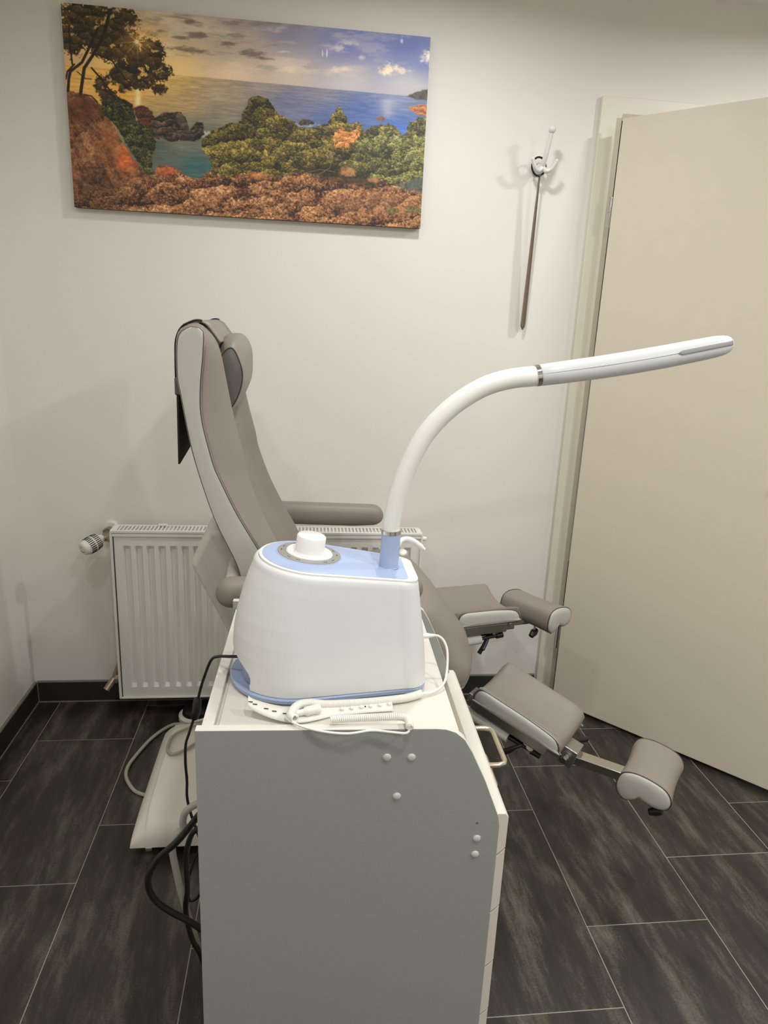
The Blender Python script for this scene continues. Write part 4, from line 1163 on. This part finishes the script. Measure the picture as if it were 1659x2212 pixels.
# wrist strap with coiled lead
WS = empty('wrist_strap', (.02, 1.0, ZT), 'white rubber wrist strap with coiled lead lying in front of the steaming device', 'strap')
b = MB()
prof = [(-.078, .994, .0245, .0070), (-.070, .990, .020, .0085), (-.045, .984, .0120, .0125), (-.020, .979, .0075, .0150), (.005, .978, .0060, .0155), (.030, .984, .0050, .0135), (.055, .992, .0045, .0115), (.090, .998, .0045, .0115), (.125, 1.002, .0045, .0115), (.153, 1.004, .0045, .0115)]
ctr = cr(prof, 6)
top, bot = [], []
rows = []
for (x_, y_, h_, w_) in ctr:
    rows.append([(x_, y_ - w_, ZT + h_ * .85 - .0002), (x_, y_ - w_ * .2, ZT + h_ + .0012), (x_, y_ + w_ * .5, ZT + h_ + .003), (x_, y_ + w_, ZT + h_ + .006)])
b.loft(rows, False, False, closed=False)
ob = b.build('strap', M_CORDW, WS, angle=60); m_ = ob.modifiers.new('solid', 'SOLIDIFY'); m_.thickness = .0018
b = MB()
for i in range(6):
    x_ = .070 + i * .0155; y_ = .993 + i * .0024
    b.tube([(x_, y_, ZT + .005), (x_, y_ - .0006, ZT + .0098), (x_, y_ - .0008, ZT + .0108)], [.0032, .0032, .0018], 14)
b.build('studs', M_CORDW, ob)
b = MB(); b.tube([(.1075, .9975, ZT + .0088), (.1075, .9972, ZT + .0093)], .0013, 10); b.build('pin_hole', M_GAP, ob)
b = MB()
for i in range(5):
    t = .10 + .105 * i
    x_, y_, h_, w_ = ctr[int(t * (len(ctr) - 1) * .62) + 1]
    b.tube([(x_ - .0035, y_ + .0005, ZT + h_ + .0032), (x_, y_, ZT + h_ + .0032), (x_ + .0035, y_, ZT + h_ + .0028)], .0007, 8)
b.build('strap_slots', M_GAP, ob)
b = MB(); b.tube(cr([(-.003, .974, ZT + .013), (.012, .978, ZT + .014), (.026, .984, ZT + .0135), (.034, .988, ZT + .012)], 5), [.0050] * 5 + [.0075] * 6 + [.0085] * 4 + [.006], 16, flat=1.0)
b.build('snap_connector', M_CORDW, WS, angle=60)
b = MB(); b.tube([(-.013, .967, ZT + .012), (-.009, .970, ZT + .0125), (-.003, .974, ZT + .013)], [.0026, .0036, .0044], 12)
for k in range(4):
    t = k / 4; b.tube([(-.013 + .010 * t, .967 + .007 * t, ZT + .012), (-.0118 + .010 * t, .968 + .007 * t, ZT + .012)], .0050, 12)
b.build('strain_relief', M_CORDW, WS)
# coil : helix round a path
def helix(path, turns, R, r, name, parent, seg=14):
    P = resample(cr(path, 10), turns * seg)
    P = [Vector(p) for p in P]
    pts = []
    nrm = Vector((0, 0, 1))
    for i, p in enumerate(P):
        T = (P[min(i + 1, len(P) - 1)] - P[max(i - 1, 0)]).normalized()
        nrm = (nrm - T * nrm.dot(T)).normalized(); bn = T.cross(nrm)
        a = 2 * PI * i / seg
        pts.append(p + R * (nrm * math.cos(a) + bn * math.sin(a)))
    b = MB(); b.tube(pts, r, 6)
    return b.build(name, M_CORDW, parent, angle=80)
coilA = [(.205, 1.036, ZT + .008), (.190, 1.028, ZT + .008), (.165, 1.020, ZT + .008), (.100, 1.010, ZT + .0085), (.045, 1.003, ZT + .011), (.020, 1.000, ZT + .016), (.002, .992, ZT + .018), (-.009, .974, ZT + .018), (-.0105, .955, ZT + .021), (-.004, .944, .7600)]
helix(coilA, 92, .0052, .00175, 'coiled_lead', WS)
b = MB(); b.tube(cr(coilA[:-1], 8), .0040, 10); b.build('lead_core', M_CORDW, WS)
coilB = [(.050, .9435, .7575), (.080, .9455, .7578), (.120, .9470, .7580), (.150, .9470, .7580), (.164, .9440, .7580), (.168, .9320, .7585), (.1675, .917, .7580)]
helix(coilB, 44, .0045, .0017, 'coiled_lead_tail', WS)
b = MB(); b.tube(cr(coilB, 8), .0036, 10); b.build('lead_core', M_CORDW, WS)
b = MB(); b.tube(cr([(-.013, .967, ZT + .012), (-.018, .958, .7545), (-.010, .944, .7560), (.008, .930, .7550), (.040, .921, .7515), (.075, .917, .7500), (.110, .919, .7530), (.140, .9165, .7510), (.160, .9135, .7505), (.1675, .9145, .7540)], 8), .0020, 8)
b.build('lead_wire', M_CORDW, WS, angle=70)
b = MB(); b.tube(cr([(.203, 1.0355, ZT + .008), (.225, 1.043, ZT + .006), (.247, 1.060, ZT + .010), (.258, 1.085, .760), (.262, 1.11, .785), (.257, 1.122, .800), (.2475, 1.126, .8075), (.238, 1.127, .8085)], 8), .0021, 8)
b.build('plug_wire', M_CORDW, WS, angle=70)
b = MB(); b.tube([(.2165, 1.127, .8075), (.230, 1.127, .8080), (.2305, 1.127, .8080), (.240, 1.127, .8083)], [.0048, .0048, .0038, .0028], 16)
b.build('jack_plug', M_WHITEG, WS)
# mains lead of the steamer
PC = empty('power_cord', (-.12, 1.118, .776), 'thin black power cord running from the steaming device over the left trolley edge', 'cable')
b = MB(); b.tube(cr([(-.0965, 1.1125, .779), (-.104, 1.112, .779), (-.120, 1.118, .776), (-.140, 1.140, .765), (-.156, 1.165, .745), (-.172, 1.185, .700), (-.182, 1.195, .665), (-.190, 1.20, .628)], 8), .0027, 10); b.build('cord', M_BLACK, PC, angle=70)
b = MB(); b.tube([(-.1868, 1.198, .650), (-.1872, 1.198, .646), (-.1895, 1.2005, .624), (-.1945, 1.203, .606), (-.1955, 1.203, .602)], [.0045, .0078, .0082, .0080, .0045], 14); b.build('cord_ferrite', M_BLACK, PC, angle=50)
b = MB(); b.tube(cr([(-.196, 1.203, .603), (-.206, 1.205, .570), (-.213, 1.207, .545), (-.215, 1.208, .505), (-.213, 1.206, .465), (-.2135, 1.204, .430), (-.207, 1.20, .395), (-.196, 1.198, .355), (-.190, 1.198, .320), (-.204, 1.197, .280), (-.2165, 1.195, .235), (-.2155, 1.194, .195), (-.208, 1.194, .190), (-.196, 1.194, .200), (-.180, 1.19, .235)], 8), .0027, 10); b.build('cord_tail', M_BLACK, PC, angle=70)
cable('thick_cable', [(-.150, 1.06, .530), (-.178, 1.08, .478), (-.212, 1.09, .425), (-.250, 1.10, .380), (-.268, 1.10, .345), (-.270, 1.10, .315), (-.258, 1.10, .285), (-.232, 1.10, .258), (-.205, 1.10, .238), (-.182, 1.10, .218), (-.150, 1.10, .180)], .0062, M_BLACK, 'thick black cable looping out past the left side of the trolley')
cable('black_cable', [(-0.1714, 1.125, 0.4249), (-0.1816, 1.125, 0.4203), (-0.1946, 1.125, 0.4056), (-0.2052, 1.125, 0.3595), (-0.2049, 1.125, 0.2851), (-0.2097, 1.125, 0.2419), (-0.2058, 1.125, 0.1974), (-0.1972, 1.125, 0.1574), (-0.1856, 1.125, 0.128), (-0.165, 1.125, 0.05), (-0.14, 1.13, 0.008), (-0.02, 1.135, 0.008)], .0052, M_BLACK, 'black cable hanging straight down behind the left edge of the trolley')
cable('grey_hose', [(-.150, 1.17, .455), (-.186, 1.16, .448), (-.207, 1.155, .436), (-.214, 1.155, .415), (-.2145, 1.155, .398), (-.228, 1.157, .378), (-.237, 1.16, .350), (-.232, 1.16, .300), (-.222, 1.16, .235), (-.208, 1.16, .170), (-.194, 1.16, .110), (-.180, 1.17, .05), (-.15, 1.18, .0095), (-.05, 1.22, .0095)], .0068, M_CORDG, 'thick pale grey hose hanging down behind the left edge of the trolley')
cable('beige_cable', [(-.22, 2.00, .1175), (-.30, 2.045, .070), (-.36, 2.12, .012), (-.417, 2.13, .006), (-.467, 2.061, .006), (-.500, 1.96, .006), (-.510, 1.90, .006), (-.500, 1.85, .006), (-.466, 1.795, .006), (-.430, 1.772, .006), (-.405, 1.765, .006)], .0055, M_CORDB, 'beige cable curving in a wide loop over the dark floor beside the chair base')
cable('looped_cable', [(-.27, 1.955, .123), (-.32, 1.935, .122), (-.368, 1.896, .119), (-.376, 1.835, .117), (-.358, 1.800, .120), (-.324, 1.815, .122), (-.28, 1.87, .123)], .0042, M_CORDB, 'beige cable lying in a small loop on top of the white chair base')
# foot switch near the wall
FS = empty('foot_switch', (-.35, 2.18, 0), 'round black and cream foot switch on the floor under the radiator', 'foot switch')
b = MB(); b.tube([(-.345, 2.185, 0), (-.345, 2.185, .014), (-.345, 2.185, .020)], [.060, .060, .052], 40); b.build('base', M_BASE, FS, angle=50)
b = MB(); b.tube([(-.345, 2.185, .020), (-.345, 2.185, .032), (-.345, 2.185, .037)], [.048, .046, .030], 40); b.build('pedal', M_BLACK, FS, angle=50)
